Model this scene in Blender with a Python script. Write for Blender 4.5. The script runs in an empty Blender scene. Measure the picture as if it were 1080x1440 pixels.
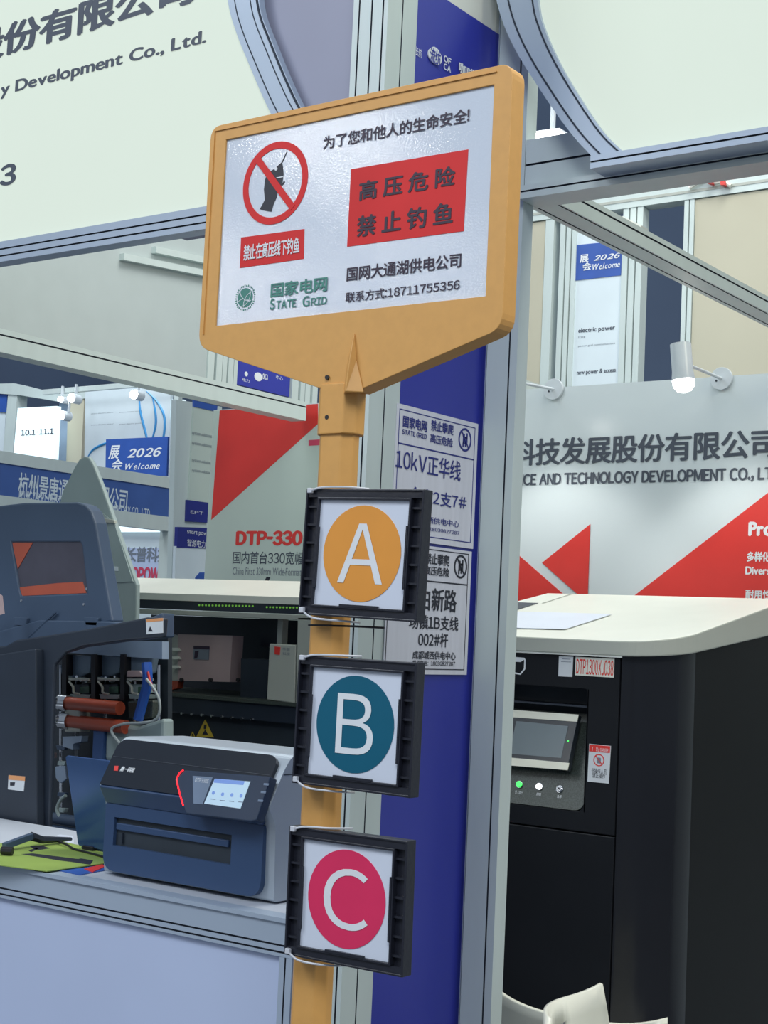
import bpy, bmesh, math, random
from mathutils import Vector, Matrix
from mathutils.geometry import tessellate_polygon
random.seed(7)
sc = bpy.context.scene

# ------------------------------------------------------------------ camera (solved from the two vanishing points)
H, F, CX, CY = 1.5, 2128.0, 540.0, 720.0
AX = -Vector((-2940, 36, 2128)).normalized()
AY = Vector((1543, 245, 2128)); AY = (AY - AY.dot(AX) * AX).normalized()
AZ = AX.cross(AY)
if AZ.y > 0: AZ = -AZ
EYE = Vector((0, 0, H))
def ray(u, v):
    d = Vector((u - CX, v - CY, F)); return Vector((AX.dot(d), AY.dot(d), AZ.dot(d)))
cam = bpy.data.objects.new('camera', bpy.data.cameras.new('camera')); sc.collection.objects.link(cam)
right = ray(CX + 1, CY) - ray(CX, CY); up = ray(CX, CY - 1) - ray(CX, CY); fwd = ray(CX, CY)
right.normalize(); up.normalize(); fwd.normalize()
cam.matrix_world = Matrix(((right.x, up.x, -fwd.x, 0), (right.y, up.y, -fwd.y, 0), (right.z, up.z, -fwd.z, H), (0, 0, 0, 1)))
cam.data.sensor_fit = 'VERTICAL'; cam.data.sensor_height = 24; cam.data.lens = 24 * F / 1440
cam.data.clip_start = 0.05; cam.data.clip_end = 200
sc.camera = cam

# ------------------------------------------------------------------ world, lights, exposure
w = bpy.data.worlds.new('hall'); sc.world = w; w.use_nodes = True
w.node_tree.nodes['Background'].inputs[0].default_value = (0.62, 0.74, 0.90, 1)
w.node_tree.nodes['Background'].inputs[1].default_value = 0.40
sc.view_settings.view_transform = 'Standard'; sc.view_settings.look = 'None'
sc.view_settings.exposure = 0.0; sc.view_settings.gamma = 1.0; sc.view_settings.use_curve_mapping = False
def area(name, loc, size, power, col=(1, 1, 1), target=None):
    l = bpy.data.lights.new(name, 'AREA'); l.shape = 'RECTANGLE'; l.size, l.size_y = size; l.energy = power; l.color = col
    o = bpy.data.objects.new(name, l); sc.collection.objects.link(o); o.location = loc
    d = (Vector(target) - Vector(loc)) if target else Vector((0, 0, -1))
    o.rotation_euler = d.to_track_quat('-Z', 'Y').to_euler(); return o
area('hall_light', (1.5, -3.0, 7.0), (3.0, 3.0), 330, (0.90, 0.95, 1.0), (-1.5, 2.0, 1.0))
for _u, _v, _k, _e in ((470, 188, 8.0, 20), (340, 405, 8.0, 12), (598, 392, 8.5, 9)):      # aisle lamps whose glints show on the glossy sign
    _q = ray(_u, _v); _t = (1.75 - 0) / _q.y; _p = EYE + _q * _t; _q.normalize(); _m = Vector((_q.x, -_q.y, _q.z)); _l = _p + _m * _k
    area('aisle_lamp', tuple(_l), (0.28, 0.28), _e, (1.0, 0.96, 0.88), tuple(_p))
area('hall_light', (-6.0, -3.0, 7.5), (3.0, 3.0), 260, (0.86, 0.93, 1.0), (-3.0, 3.0, 1.0))
area('hall_light', (-1.5, 5.0, 7.5), (3.0, 3.0), 330, (1.0, 1.0, 0.94), (-2.5, 4.0, 0.0))
area('hall_light', (-9.0, 6.0, 8.0), (3.0, 3.0), 420, (0.9, 0.97, 1.0), (-8.0, 7.0, 0.0))
area('hall_light', (3.5, 3.0, 5.0), (1.5, 1.5), 120, (1.0, 0.93, 0.72), (-1.1, 1.8, 2.1))

# ------------------------------------------------------------------ materials
def srgb(c):
    f = lambda x: x / 12.92 if x <= 0.04045 else ((x + 0.055) / 1.055) ** 2.4
    return tuple(f(x / 255) for x in c) + (1,)
MATS = {}
def mat(name, col, rough=0.5, metal=0.0, var=0.06, scale=8.0, bump=0.0, emit=0.0, spec=0.5, coat=0.0, stretch=None, ecol=None):
    if name in MATS: return MATS[name]
    m = bpy.data.materials.new(name); m.use_nodes = True; nt = m.node_tree; b = nt.nodes['Principled BSDF']
    c = srgb(col)
    tc = nt.nodes.new('ShaderNodeTexCoord'); mp = nt.nodes.new('ShaderNodeMapping'); nt.links.new(tc.outputs['Object'], mp.inputs[0])
    if stretch: mp.inputs['Scale'].default_value = stretch
    nz = nt.nodes.new('ShaderNodeTexNoise'); nz.inputs['Scale'].default_value = scale; nz.inputs['Detail'].default_value = 3
    nt.links.new(mp.outputs[0], nz.inputs['Vector'])
    rp = nt.nodes.new('ShaderNodeValToRGB')
    rp.color_ramp.elements[0].position = 0.3; rp.color_ramp.elements[1].position = 0.7
    rp.color_ramp.elements[0].color = tuple(x * (1 - var) for x in c[:3]) + (1,)
    rp.color_ramp.elements[1].color = tuple(min(1, x * (1 + var)) for x in c[:3]) + (1,)
    nt.links.new(nz.outputs['Fac'], rp.inputs[0]); nt.links.new(rp.outputs[0], b.inputs['Base Color'])
    b.inputs['Roughness'].default_value = rough; b.inputs['Metallic'].default_value = metal
    b.inputs['Specular IOR Level'].default_value = spec; b.inputs['Coat Weight'].default_value = coat
    if bump:
        bn = nt.nodes.new('ShaderNodeBump'); bn.inputs['Strength'].default_value = bump; bn.inputs['Distance'].default_value = 0.004
        nt.links.new(nz.outputs['Fac'], bn.inputs['Height']); nt.links.new(bn.outputs[0], b.inputs['Normal'])
    if emit:
        b.inputs['Emission Color'].default_value = srgb(ecol) if ecol else c; b.inputs['Emission Strength'].default_value = emit
    MATS[name] = m; return m
M = dict(sign_g=mat('board_green', (70, 104, 84), 0.4, var=.3, scale=80), bin=mat('bin_grey', (112, 130, 148), 0.35), 
 fabg=mat('header_fabric', (176, 186, 186), 0.7, var=0.02), 
 yellow=mat('yellow_composite', (218, 163, 90), 0.5, bump=0.05, scale=60, var=0.03),
 face=mat('sign_film', (208, 216, 228), 0.10, bump=0.055, scale=330, var=0.015, spec=0.5),
 ink=mat('dark_ink', (52, 38, 58), 0.5), red=mat('sign_red', (218, 58, 58), 0.55, spec=.2), black=mat('black_ink', (38, 40, 52), 0.5),
 green=mat('sign_green', (62, 132, 120), 0.4), white=mat('white_print', (228, 232, 236), 0.4),
 blackp=mat('black_plastic', (34, 36, 46), 0.35, bump=0.1, scale=120), card=mat('white_card', (214, 221, 235), 0.35, var=0.02),
 orange=mat('disc_orange', (232, 156, 66), 0.3), teal=mat('disc_teal', (10, 94, 120), 0.3), pink=mat('disc_pink', (224, 52, 98), 0.25),
 tie=mat('white_nylon', (205, 208, 215), 0.4), tieb=mat('black_nylon', (25, 25, 30), 0.4),
 alu=mat('booth_profile', (198, 210, 208), 0.36, metal=0.03, var=0.03, scale=3, stretch=(6, 6, 1)),
 alub=mat('booth_profile_blue_grey', (172, 186, 203), 0.34, metal=0.12, var=0.03, scale=3),
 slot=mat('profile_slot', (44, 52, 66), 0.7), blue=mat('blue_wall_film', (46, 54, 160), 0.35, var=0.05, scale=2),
 dblue=mat('navy_ink', (38, 46, 128), 0.5), plate=mat('reflective_film', (214, 216, 226), 0.25, var=0.04, scale=5, bump=0.15, stretch=(1, 14, 1)),
 panel=mat('counter_panel', (190, 203, 232), 0.45, var=0.03, scale=2), top=mat('counter_top', (190, 196, 206), 0.4, var=0.02),
 lav=mat('grey_panel_film', (148, 150, 170), 0.5, var=0.06, scale=2),
 lit=mat('lit_fabric', (150, 158, 150), 0.8, emit=0.60, ecol=(228, 240, 224), var=0.01),
 wall=mat('wall_film', (214, 224, 228), 0.22, var=0.02, scale=2), wallg=mat('wall_film_left', (190, 204, 196), 0.4, var=0.02, scale=2),
 wred=mat('wall_red', (218, 58, 52), 0.35, var=0.03), wtext=mat('wall_dark_print', (70, 78, 92), 0.5),
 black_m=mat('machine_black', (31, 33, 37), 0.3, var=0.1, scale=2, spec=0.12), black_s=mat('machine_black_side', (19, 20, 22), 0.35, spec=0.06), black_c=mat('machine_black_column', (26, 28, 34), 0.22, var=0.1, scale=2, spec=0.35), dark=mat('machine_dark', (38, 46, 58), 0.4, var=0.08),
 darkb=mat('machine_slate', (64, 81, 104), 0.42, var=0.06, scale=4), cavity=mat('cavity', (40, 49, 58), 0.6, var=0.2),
 hood=mat('machine_white', (222, 224, 214), 0.35, var=0.02), rim=mat('machine_rim', (172, 176, 168), 0.4, var=0.02),
 speck=mat('speckled_panel', (62, 70, 66), 0.4, var=0.55, scale=300), cream=mat('cream_bezel', (222, 222, 206), 0.35),
 lcd=mat('screen_grey', (104, 116, 122), 0.15, emit=0.08, var=0.05), bezel=mat('screen_bezel', (40, 48, 56), 0.2),
 gled=mat('green_lamp', (60, 240, 90), 0.3, emit=1.5), wled=mat('white_lamp', (250, 250, 250), 0.3, emit=2.0),
 chrome=mat('chrome', (200, 202, 205), 0.15, metal=1.0), chair=mat('white_plastic', (222, 222, 208), 0.35, var=0.02),
 navy=mat('printer_navy', (52, 74, 108), 0.38, var=0.05, scale=3), gloss=mat('printer_black', (26, 32, 42), 0.16, var=0.05),
 silver=mat('printer_silver', (168, 178, 188), 0.35, metal=0.2, var=0.02), pod=mat('printer_pod', (46, 60, 82), 0.25),
 tag=mat('pod_tag', (112, 130, 155), 0.4), lcd2=mat('screen_lit', (170, 195, 212), 0.3, emit=0.45, var=0.03),
 lcdb=mat('screen_bar', (110, 140, 200), 0.3, emit=0.4), rled=mat('red_lamp', (255, 30, 40), 0.3, emit=2.0),
 lid=mat('laptop_lid', (58, 86, 134), 0.22, metal=0.3, var=0.04), lime=mat('brochure_green', (144, 168, 84), 0.4, var=0.06),
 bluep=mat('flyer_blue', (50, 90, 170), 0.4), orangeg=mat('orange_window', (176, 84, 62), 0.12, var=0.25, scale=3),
 smoke=mat('smoked_window', (74, 72, 84), 0.08, var=0.15), grey=mat('grey_cover', (152, 169, 170), 0.5, var=0.04),
 roller=mat('red_roller', (170, 76, 52), 0.35, var=0.1), pale=mat('pale_panel', (140, 158, 180), 0.4), pinkp=mat('pink_panel', (176, 154, 154), 0.4),
 cable=mat('white_cable', (170, 180, 182), 0.5), bcable=mat('blue_cable', (40, 90, 180), 0.4),
 warn=mat('warning_yellow', (206, 178, 60), 0.5), stick=mat('sticker_white', (205, 210, 215), 0.5), osti=mat('sticker_orange', (215, 150, 100), 0.5),
 gleds=mat('small_green_lamp', (120, 190, 70), 0.4, emit=0.35), bluesig=mat('sign_blue', (52, 88, 168), 0.4), fasc=mat('fascia_blue', (66, 96, 160), 0.4, var=0.04),
 whitesig=mat('white_banner', (214, 226, 232), 0.4, var=0.02), beige=mat('beige_panel', (188, 184, 164), 0.6, var=0.05, scale=1),
 hallw=mat('hall_wall', (136, 152, 176), 0.8, var=0.12, scale=0.3), floor=mat('hall_carpet', (96, 100, 108), 0.95, var=0.15, scale=30),
 lamp=mat('lamp_white', (255, 252, 245), 0.3, emit=9.0), lampb=mat('lamp_body', (206, 214, 220), 0.3),
 glass=mat('sky_swoosh', (60, 150, 210), 0.4), gtxt=mat('soft_grey_print', (120, 128, 140), 0.6), magenta=mat('magenta_print', (205, 70, 100), 0.5),
 litw=mat('lit_sign', (215, 235, 240), 0.6, emit=0.9, var=0.01),
)

# ------------------------------------------------------------------ object helpers
ORG = {}
def link(o, parent):
    sc.collection.objects.link(o)
    if parent is not None: o.parent = parent
def thing(name, label, cat, loc, group=None, kind=None):
    o = bpy.data.objects.new(name, None); o.empty_display_size = 0.05; o.location = loc; link(o, None); ORG[o.name] = Vector(loc)
    tag(o, label, cat, group, kind); return o
def tag(o, label=None, cat=None, group=None, kind=None):
    if label: o['label'] = label
    if cat: o['category'] = cat
    if group: o['group'] = group
    if kind: o['kind'] = kind
    return o
def mk(name, bm, m, parent=None, bevel=0, smooth=False, kind=None):
    if parent is None:
        vs = [v.co for v in bm.verts]
        org = Vector(((min(v.x for v in vs) + max(v.x for v in vs)) / 2, (min(v.y for v in vs) + max(v.y for v in vs)) / 2, min(v.z for v in vs)))
    else: org = ORG[parent.name]
    bmesh.ops.translate(bm, verts=bm.verts, vec=-org)
    bmesh.ops.recalc_face_normals(bm, faces=bm.faces)
    me = bpy.data.meshes.new(name); 
    if smooth:
        for f in bm.faces: f.smooth = True
    bm.to_mesh(me); bm.free()
    ms = m if isinstance(m, (list, tuple)) else [m]
    for x in ms: me.materials.append(M[x] if isinstance(x, str) else x)
    o = bpy.data.objects.new(name, me); link(o, parent)
    if parent is None: o.location = org
    ORG[o.name] = org
    if bevel:
        b = o.modifiers.new('bevel', 'BEVEL'); b.width = bevel; b.segments = 2; b.limit_method = 'ANGLE'; b.angle_limit = math.radians(40)
    if smooth:
        try: me.set_sharp_from_angle(angle=math.radians(38))
        except Exception: pass
    if kind: o['kind'] = kind
    return o
def V(*a): return Vector(a)
def addbox(bm, x0, x1, y0, y1, z0, z1):
    c = V((x0 + x1) / 2, (y0 + y1) / 2, (z0 + z1) / 2)
    return bmesh.ops.create_cube(bm, size=1, matrix=Matrix.Translation(c) @ Matrix.Diagonal((abs(x1 - x0), abs(y1 - y0), abs(z1 - z0), 1)))['verts']
def box(name, x0, x1, y0, y1, z0, z1, m, parent=None, bevel=0, kind=None):
    bm = bmesh.new(); addbox(bm, x0, x1, y0, y1, z0, z1); return mk(name, bm, m, parent, bevel, kind=kind)
def addtube(bm, pts, r, seg=8, closed=False):
    pts = [Vector(p) for p in pts]; n = len(pts); rings = []; prev = None
    for i, p in enumerate(pts):
        if closed: t = pts[(i + 1) % n] - pts[i - 1]
        else: t = (pts[min(i + 1, n - 1)] - pts[max(i - 1, 0)])
        t.normalize()
        a = prev - prev.dot(t) * t if prev is not None else t.orthogonal()
        a.normalize(); prev = a; b = t.cross(a)
        rr = r[i] if isinstance(r, (list, tuple)) else r
        rings.append([bm.verts.new(p + rr * (math.cos(k * 2 * math.pi / seg) * a + math.sin(k * 2 * math.pi / seg) * b)) for k in range(seg)])
    for i in range(n if closed else n - 1):
        A, B = rings[i], rings[(i + 1) % n]
        for k in range(seg): bm.faces.new((A[k], A[(k + 1) % seg], B[(k + 1) % seg], B[k]))
    if not closed: bm.faces.new(rings[0][::-1]); bm.faces.new(rings[-1])
def tube(name, pts, r, m, parent=None, seg=8, smooth=True, closed=False):
    bm = bmesh.new(); addtube(bm, pts, r, seg, closed); return mk(name, bm, m, parent, smooth=smooth)
def spline(pts, n=8):
    pts = [Vector(p) for p in pts]; out = []
    for i in range(len(pts) - 1):
        p0, p1, p2, p3 = pts[max(i - 1, 0)], pts[i], pts[i + 1], pts[min(i + 2, len(pts) - 1)]
        for k in range(n):
            t = k / n
            out.append(0.5 * ((2 * p1) + (p2 - p0) * t + (2 * p0 - 5 * p1 + 4 * p2 - p3) * t * t + (3 * p1 - p0 - 3 * p2 + p3) * t ** 3))
    out.append(pts[-1]); return out
class Plane:                       # a real plane in the booth: origin, right, up; normal points at the viewer's side
    def __init__(s, o, r, u):
        s.o = Vector(o); s.r = Vector(r).normalized(); u = Vector(u); s.u = (u - u.dot(s.r) * s.r).normalized(); s.n = s.r.cross(s.u)
    def at(s, a, b, d=0): return s.o + a * s.r + b * s.u + d * s.n
    def hit(s, u, v, d=0):
        q = ray(u, v); t = (s.o + d * s.n - EYE).dot(s.n) / q.dot(s.n); p = EYE + t * q - s.o
        return (p.dot(s.r), p.dot(s.u))
    def off(s, d): return Plane(s.o + d * s.n, s.r, s.u)
def FY(y): return Plane((0, y, 0), (1, 0, 0), (0, 0, 1))      # frontal planes, facing -Y
def SX(x): return Plane((x, 0, 0), (0, 1, 0), (0, 0, 1))      # side planes, facing +X
def roundpoly(p, r, n=5):
    if not r: return p
    out = []; N = len(p)
    for i in range(N):
        a, b, c = Vector(p[i - 1]), Vector(p[i]), Vector(p[(i + 1) % N])
        rr = r[i] if isinstance(r, (list, tuple)) else r
        if not rr: out.append(tuple(b)); continue
        u = (a - b); v = (c - b); l = min(rr, u.length * .49, v.length * .49); s, e = b + u.normalized() * l, b + v.normalized() * l
        for k in range(n + 1):
            t = k / n; q = (1 - t) ** 2 * s + 2 * t * (1 - t) * b + t * t * e; out.append((q.x, q.y))
    return out
def addslab(bm, pl, poly, d0, d1, holes=()):
    loops = [list(poly)] + [list(h) for h in holes]
    flat = [q for l in loops for q in l]
    tris = tessellate_polygon([[Vector((a, b, 0)) for a, b in l] for l in loops])
    f = [bm.verts.new(pl.at(a, b, d1)) for a, b in flat]; k = [bm.verts.new(pl.at(a, b, d0)) for a, b in flat]
    for t in tris:
        try: bm.faces.new([f[i] for i in t]); bm.faces.new([k[i] for i in reversed(t)])
        except ValueError: pass
    s = 0
    for l in loops:
        n = len(l)
        for i in range(n):
            a, b = s + i, s + (i + 1) % n
            bm.faces.new((f[a], f[b], k[b], k[a]))
        s += n
def slab(name, pl, poly, d0, d1, m, parent=None, holes=(), bevel=0, rnd=0, smooth=False):
    bm = bmesh.new(); addslab(bm, pl, roundpoly(poly, rnd), d0, d1, holes); return mk(name, bm, m, parent, bevel, smooth)
def hits(pl, px, d=0): return [pl.hit(u, v, d) for u, v in px]
def pslab(name, pl, px, d0, d1, m, parent=None, **k): return slab(name, pl, hits(pl, px, d1), d0, d1, m, parent, **k)
def circ(c, r, n=32, ry=None): return [(c[0] + r * math.cos(2 * math.pi * i / n), c[1] + (ry or r) * math.sin(2 * math.pi * i / n)) for i in range(n)]
def rect(a0, a1, b0, b1): return [(a0, b0), (a1, b0), (a1, b1), (a0, b1)]
GL = {}
def glyph(ch, shear, native=False):
    """triangles of one character, Latin drawn with its full-width form so that it matches the sans of the Chinese"""
    k = (ch, shear, native)
    if k in GL: return GL[k]
    full = chr(ord(ch) + 0xFEE0) if 33 <= ord(ch) <= 126 and not native else ch
    cu = bpy.data.curves.new('t', 'FONT'); cu.body = full; cu.resolution_u = 3 if ord(ch) > 126 else 6; cu.shear = shear
    o = bpy.data.objects.new('t', cu); sc.collection.objects.link(o)
    dg = bpy.context.evaluated_depsgraph_get(); me = bpy.data.meshes.new_from_object(o.evaluated_get(dg))
    vs = [(v.co.x, v.co.y) for v in me.vertices]; fs = [tuple(p.vertices) for p in me.polygons]
    bpy.data.objects.remove(o); bpy.data.curves.remove(cu); bpy.data.meshes.remove(me)
    GL[k] = (vs, fs); return GL[k]
def text(s, pl, bl, tr, m, parent, d=0.001, bold=0.0, name='lettering', px=True, shear=0.0, label=None):
    vs, fs, x = [], [], 0.0
    bold *= 1.5
    cop = [(0, 0)] if not bold else [(-bold, 0), (bold, 0), (0, bold * .7), (0, -bold * .7), (-bold * .7, -bold * .5), (bold * .7, bold * .5)]
    native = any('a' <= c <= 'z' for c in s) and 'kV' not in s and all(ord(c) < 127 for c in s)
    zs = []
    for ci, ch in enumerate(s):
        if ch == ' ': x += .28; continue
        g, f = glyph(ch, shear, native)
        if ch == '-' : g = [(a * .45, b) for a, b in g]
        gx0 = min(q[0] for q in g); gx1 = max(q[0] for q in g); lat = ord(ch) <= 126
        if lat: off = x - gx0 + .045; adv = gx1 - gx0 + .09
        else: off = x; adv = .97
        for qi, (bx, by) in enumerate(cop):
            zs += [.00004 * qi + .0003 * (ci % 2) * (len(cop) > 1)] * len(g)
            n = len(vs); vs += [(a + off + bx, b + by) for a, b in g]; fs += [tuple(k + n for k in t) for t in f]
        x += adv
    xs = [v[0] for v in vs]; ys = [v[1] for v in vs]; x0, x1, y0, y1 = min(xs), max(xs), min(ys), max(ys)
    (a0, b0), (a1, b1) = (pl.hit(*bl, d), pl.hit(*tr, d)) if px else (bl, tr)
    org = ORG[parent.name]
    P = [pl.at(a0 + (a - x0) / (x1 - x0) * (a1 - a0), b0 + (b - y0) / (y1 - y0) * (b1 - b0), d + z) - org for (a, b), z in zip(vs, zs)]
    me = bpy.data.meshes.new(name); me.from_pydata(P, [], fs); me.materials.append(M[m])
    if me.polygons and (me.polygons[0].normal.dot(pl.n) < 0): me.flip_normals()
    o = bpy.data.objects.new(name, me); link(o, parent); ORG[o.name] = org
    if label: o['label'] = label
    return o
def bar(name, p0, p1, sec, m, parent=None, kind=None):        # extrude a closed section [(point, slot?)] along p0->p1
    bm = bmesh.new(); p0, p1 = Vector(p0), Vector(p1); n = len(sec)
    A = [bm.verts.new(p0 + q) for q, s in sec]; B = [bm.verts.new(p1 + q) for q, s in sec]
    for i in range(n):
        j = (i + 1) % n; f = bm.faces.new((A[i], A[j], B[j], B[i])); f.material_index = 1 if sec[i][1] else 0  # slot faces are coloured dark to paint in the groove's shade
    for L in (A, B):
        for t in tessellate_polygon([[v.co for v in L]]):
            try: bm.faces.new([L[k] for k in t])
            except ValueError: pass
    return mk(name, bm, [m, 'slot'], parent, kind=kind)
def section(a0, a1, b0, b1, ea, eb, ga=(), gb=(), w=0.004, dp=0.005):
    """rectangle a0..a1 x b0..b1 in directions ea, eb; ga: slot positions on the b0/b1 faces, gb: on the a0/a1 faces"""
    ea, eb = Vector(ea), Vector(eb); out = []
    def run(fr, to, pos, fixed, horiz, inward):
        pts = [(fr, fixed, 0)]; s = 1 if to > fr else -1
        for g in sorted(pos, key=lambda q: s * q):
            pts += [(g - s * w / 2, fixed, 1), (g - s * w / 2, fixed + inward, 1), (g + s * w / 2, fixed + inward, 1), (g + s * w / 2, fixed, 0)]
        return [((x, y) if horiz else (y, x), f) for x, y, f in pts]
    out += run(a0, a1, ga, b0, True, dp); out += run(b0, b1, gb, a1, False, -dp)
    out += run(a1, a0, ga, b1, True, -dp); out += run(b1, b0, gb, a0, False, dp)
    return [(q[0] * ea + q[1] * eb, f) for q, f in out]
def post(name, x0, x1, y0, y1, z0, z1, m='alu', gx=(), gy=(), parent=None, kind='structure'):
    return bar(name, (0, 0, z0), (0, 0, z1), section(x0, x1, y0, y1, (1, 0, 0), (0, 1, 0), gx, gy), m, parent, kind)
def beam_x(name, x0, x1, y0, y1, z0, z1, m='alu', gz=(), gy=(), parent=None, kind='structure', w=0.004):
    return bar(name, (x0, 0, 0), (x1, 0, 0), section(y0, y1, z0, z1, (0, 1, 0), (0, 0, 1), gy, gz, w=w), m, parent, kind)
def beam_y(name, y0, y1, x0, x1, z0, z1, m='alu', gz=(), gx=(), parent=None, kind='structure', w=0.004):
    return bar(name, (0, y0, 0), (0, y1, 0), section(x0, x1, z0, z1, (1, 0, 0), (0, 0, 1), gx, gz, w=w), m, parent, kind)

# ================================================================== LARGE STRUCTURE
box('floor', -25, 12, -10, 24, -0.1, 0, 'floor', kind='structure')
box('wall_back', -25, 12, 24, 24.3, 0, 12, 'hallw', kind='structure')
box('wall_left', -25.3, -25, -10, 24, 0, 12, 'hallw', kind='structure')

# corner post of the booth, blue film wall, second post
post('trim_1', -1.9, -1.81, 2.42, 2.525, 0, 4.2, gx=(-1.884, -1.851, -1.822), gy=(2.472,), m='alu')
bluewall = box('wall_blue', -1.85, -1.812, 2.525, 2.853, 0, 2.885, 'blue', kind='structure')
box('wall_upper', -1.85, -1.813, 2.525, 2.853, 2.886, 4.2, 'hood', kind='structure')
post('trim_2', -1.85, -1.81, 2.853, 2.925, 0, 4.2, m='alub', gy=(2.858,))
post('trim_3', -1.80, -1.722, 2.84, 2.885, 0, 4.2, gx=(-1.742,), m='alu')
bl = SX(-1.81)
def disc(pl, px, r, d0, d1, m, parent, name='disc', n=28): return slab(name, pl, circ(pl.hit(*px, d1), r, n), d0, d1, m, parent)
B = bluewall
pslab('emblem', bl, [(603, 70), (610, 65), (616, 69), (621, 79), (622, 86), (618, 92), (612, 90), (605, 84), (602, 77)], -0.001, 0.0012, 'white', B, rnd=0.006)
text('流纺', bl, (604.5, 87), (620, 74), 'blue', B, d=0.002, bold=0.01)
text('OF', bl, (624, 86), (634.5, 83), 'white', B, bold=0.02); text('CA', bl, (624, 97), (634, 94), 'white', B, bold=0.02)
text('咖啡', bl, (645, 101), (668, 100), 'white', B, bold=0.02)
text('长航', bl, (584, 77), (593.5, 70), 'white', B)

# header beams of the right booth
beam_x('trim_4', -1.72, 1.2, 2.84, 2.9, 2.478, 2.618, gz=(2.56,), w=0.005)
beam_x('trim_5', -1.72, 1.2, 2.82, 2.84, 2.478, 2.508, m='alu', gz=(2.494,))
beam_y('trim_6', 2.9, 5.2, -1.83, -1.75, 2.532, 2.582, gz=(2.566,), gx=(-1.757, -1.813,), w=0.005)
beam_y('trim_7', 2.55, 5.093, -4.23, -4.15, 2.416, 2.498, gz=(2.476,), w=0.006)
box('trim_8', -1.82, -1.76, 5.163, 5.199, 2.505, 2.531, 'alu', kind='structure')
# back wall
bw = FY(5.16)
backwall = box('wall_booth_back', -4.76, 1.2, 5.162, 5.2, 0, 2.504, 'wall', kind='structure')
Wb = backwall
tag(slab('left_film', bw, rect(-4.757, -3.35, 0.02, 2.50), 0, 0.001, 'wallg', Wb), 'pale green-grey printed film')
pslab('red_triangle', bw, [(309, 577), (447, 568), (447, 596), (297, 731)], 0.001, 0.002, 'wred', Wb)
pslab('red_mark', bw, [(434, 619), (450, 618), (450, 626), (434, 627)], 0.001, 0.002, 'magenta', Wb)
text('DTP-330', bw, (331, 767), (426, 746), 'wred', Wb, d=0.002, bold=0.045)
text('国内首台330宽幅数', bw, (327, 793), (441, 776), 'wtext', Wb, d=0.002, bold=0.005)
text('China First 330mm Wide-Format', bw, (327, 808), (424, 799), 'gtxt', Wb, d=0.002)
pslab('arrow', bw, [(371, 818), (375, 811), (380, 812), (377, 818), (410, 820), (410, 824), (371, 823)], 0.001, 0.002, 'black', Wb)
pslab('red_triangle', bw, [(690, 742), (724, 776), (790, 833.6), (860, 895), (690, 895)], 0, 0.0015, 'wred', Wb)
pslab('red_triangle', bw, [(830, 737), (762, 791.5), (826, 848)], 0, 0.0015, 'wred', Wb)
pslab('red_triangle', bw, [(894, 836), (1080, 693), (1290, 531), (1290, 880), (835, 880)], 0, 0.0015, 'wred', Wb)
text('科技发展股份有限公司', bw, (718, 656), (1093, 602), 'wtext', Wb, bold=0.018)
text('NCE AND TECHNOLOGY DEVELOPMENT CO., LTD.', bw, (726, 685), (1104, 656), 'wtext', Wb, bold=0.03)
text('SCIE', bw, (692, 686.5), (725, 668), 'wtext', Wb, bold=0.03)
text('Products', bw, (1052, 754), (1140, 733), 'white', Wb, d=0.0025, bold=0.04)
text('多样化应用', bw, (1050, 790), (1105, 776), 'white', Wb, d=0.0025, bold=0.03)
text('Diverse', bw, (1048, 808), (1090, 797), 'white', Wb, d=0.0025, bold=0.03)
text('耐用性', bw, (1048, 842), (1085, 830), 'white', Wb, d=0.0025, bold=0.02)

# counter at the front of the left booth
cnt = thing('display_counter', 'white panelled booth counter with metal rails under the desktop printer', 'counter', (-3.2, 2.8, 0))
slab('front_panel', FY(2.512), rect(-4.6, -2.035, 0.05, 0.823), -0.02, 0, 'panel', cnt)
bar('top_rail', (-4.6, 0, 0), (-2.0, 0, 0), section(2.5, 2.54, 0.823, 0.893, (0, 1, 0), (0, 0, 1), (), (0.832, 0.846)), 'alub', cnt)
bar('edge_trim', (-4.6, 0, 0), (-2.0, 0, 0), section(2.494, 2.54, 0.8935, 0.903, (0, 1, 0), (0, 0, 1), (), ()), 'alub', cnt)
box('counter_top', -4.6, -2.0, 2.541, 3.05, 0.886, 0.903, 'top', cnt)
bar('end_post', (0, 0, 0), (0, 0, 0.8225), section(-2.034, -2.0, 2.5, 2.54, (1, 0, 0), (0, 1, 0), (-2.018,), ()), 'alub', cnt)
bar('rear_post', (0, 0, 0), (0, 0, 0.885), section(-2.034, -2.0, 3.0, 3.04, (1, 0, 0), (0, 1, 0), (-2.018,), ()), 'alub', cnt)

# ================================================================== LIGHT BOXES
def arcline(pl, px, ext):
    p = [Vector(pl.hit(u, v)).to_3d() for u, v in px]
    return [(q.x, q.y) for q in spline([Vector((a, b, 0)) for a, b in ext] + p, 6)]
pf = FY(2.47)
lb = thing('light_box', 'large glowing white light box with Chinese company name at upper left', 'light box', (-3.6, 2.6, 2.43))
inner = arcline(pf, [(320, 0), (332, 45), (350, 90), (377, 152), (412, 215), (455, 272)], [(-2.40, 3.35), (-2.345, 3.1)])
outer = arcline(pf, [(364, 0), (383, 60), (421, 147), (460, 205), (490, 245)], [(-2.27, 3.35), (-2.235, 3.1)])
zb = pf.hit(290, 292)[1]
slab('lit_panel', pf, [(-4.9, zb), (-4.9, 3.9), (-2.45, 3.9)] + inner + [(inner[-1][0], zb)], -0.018, -0.006, 'lit', lb)
slab('curved_frame', pf, inner + outer[::-1], -0.02, 0.0, 'alub', lb)
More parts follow.
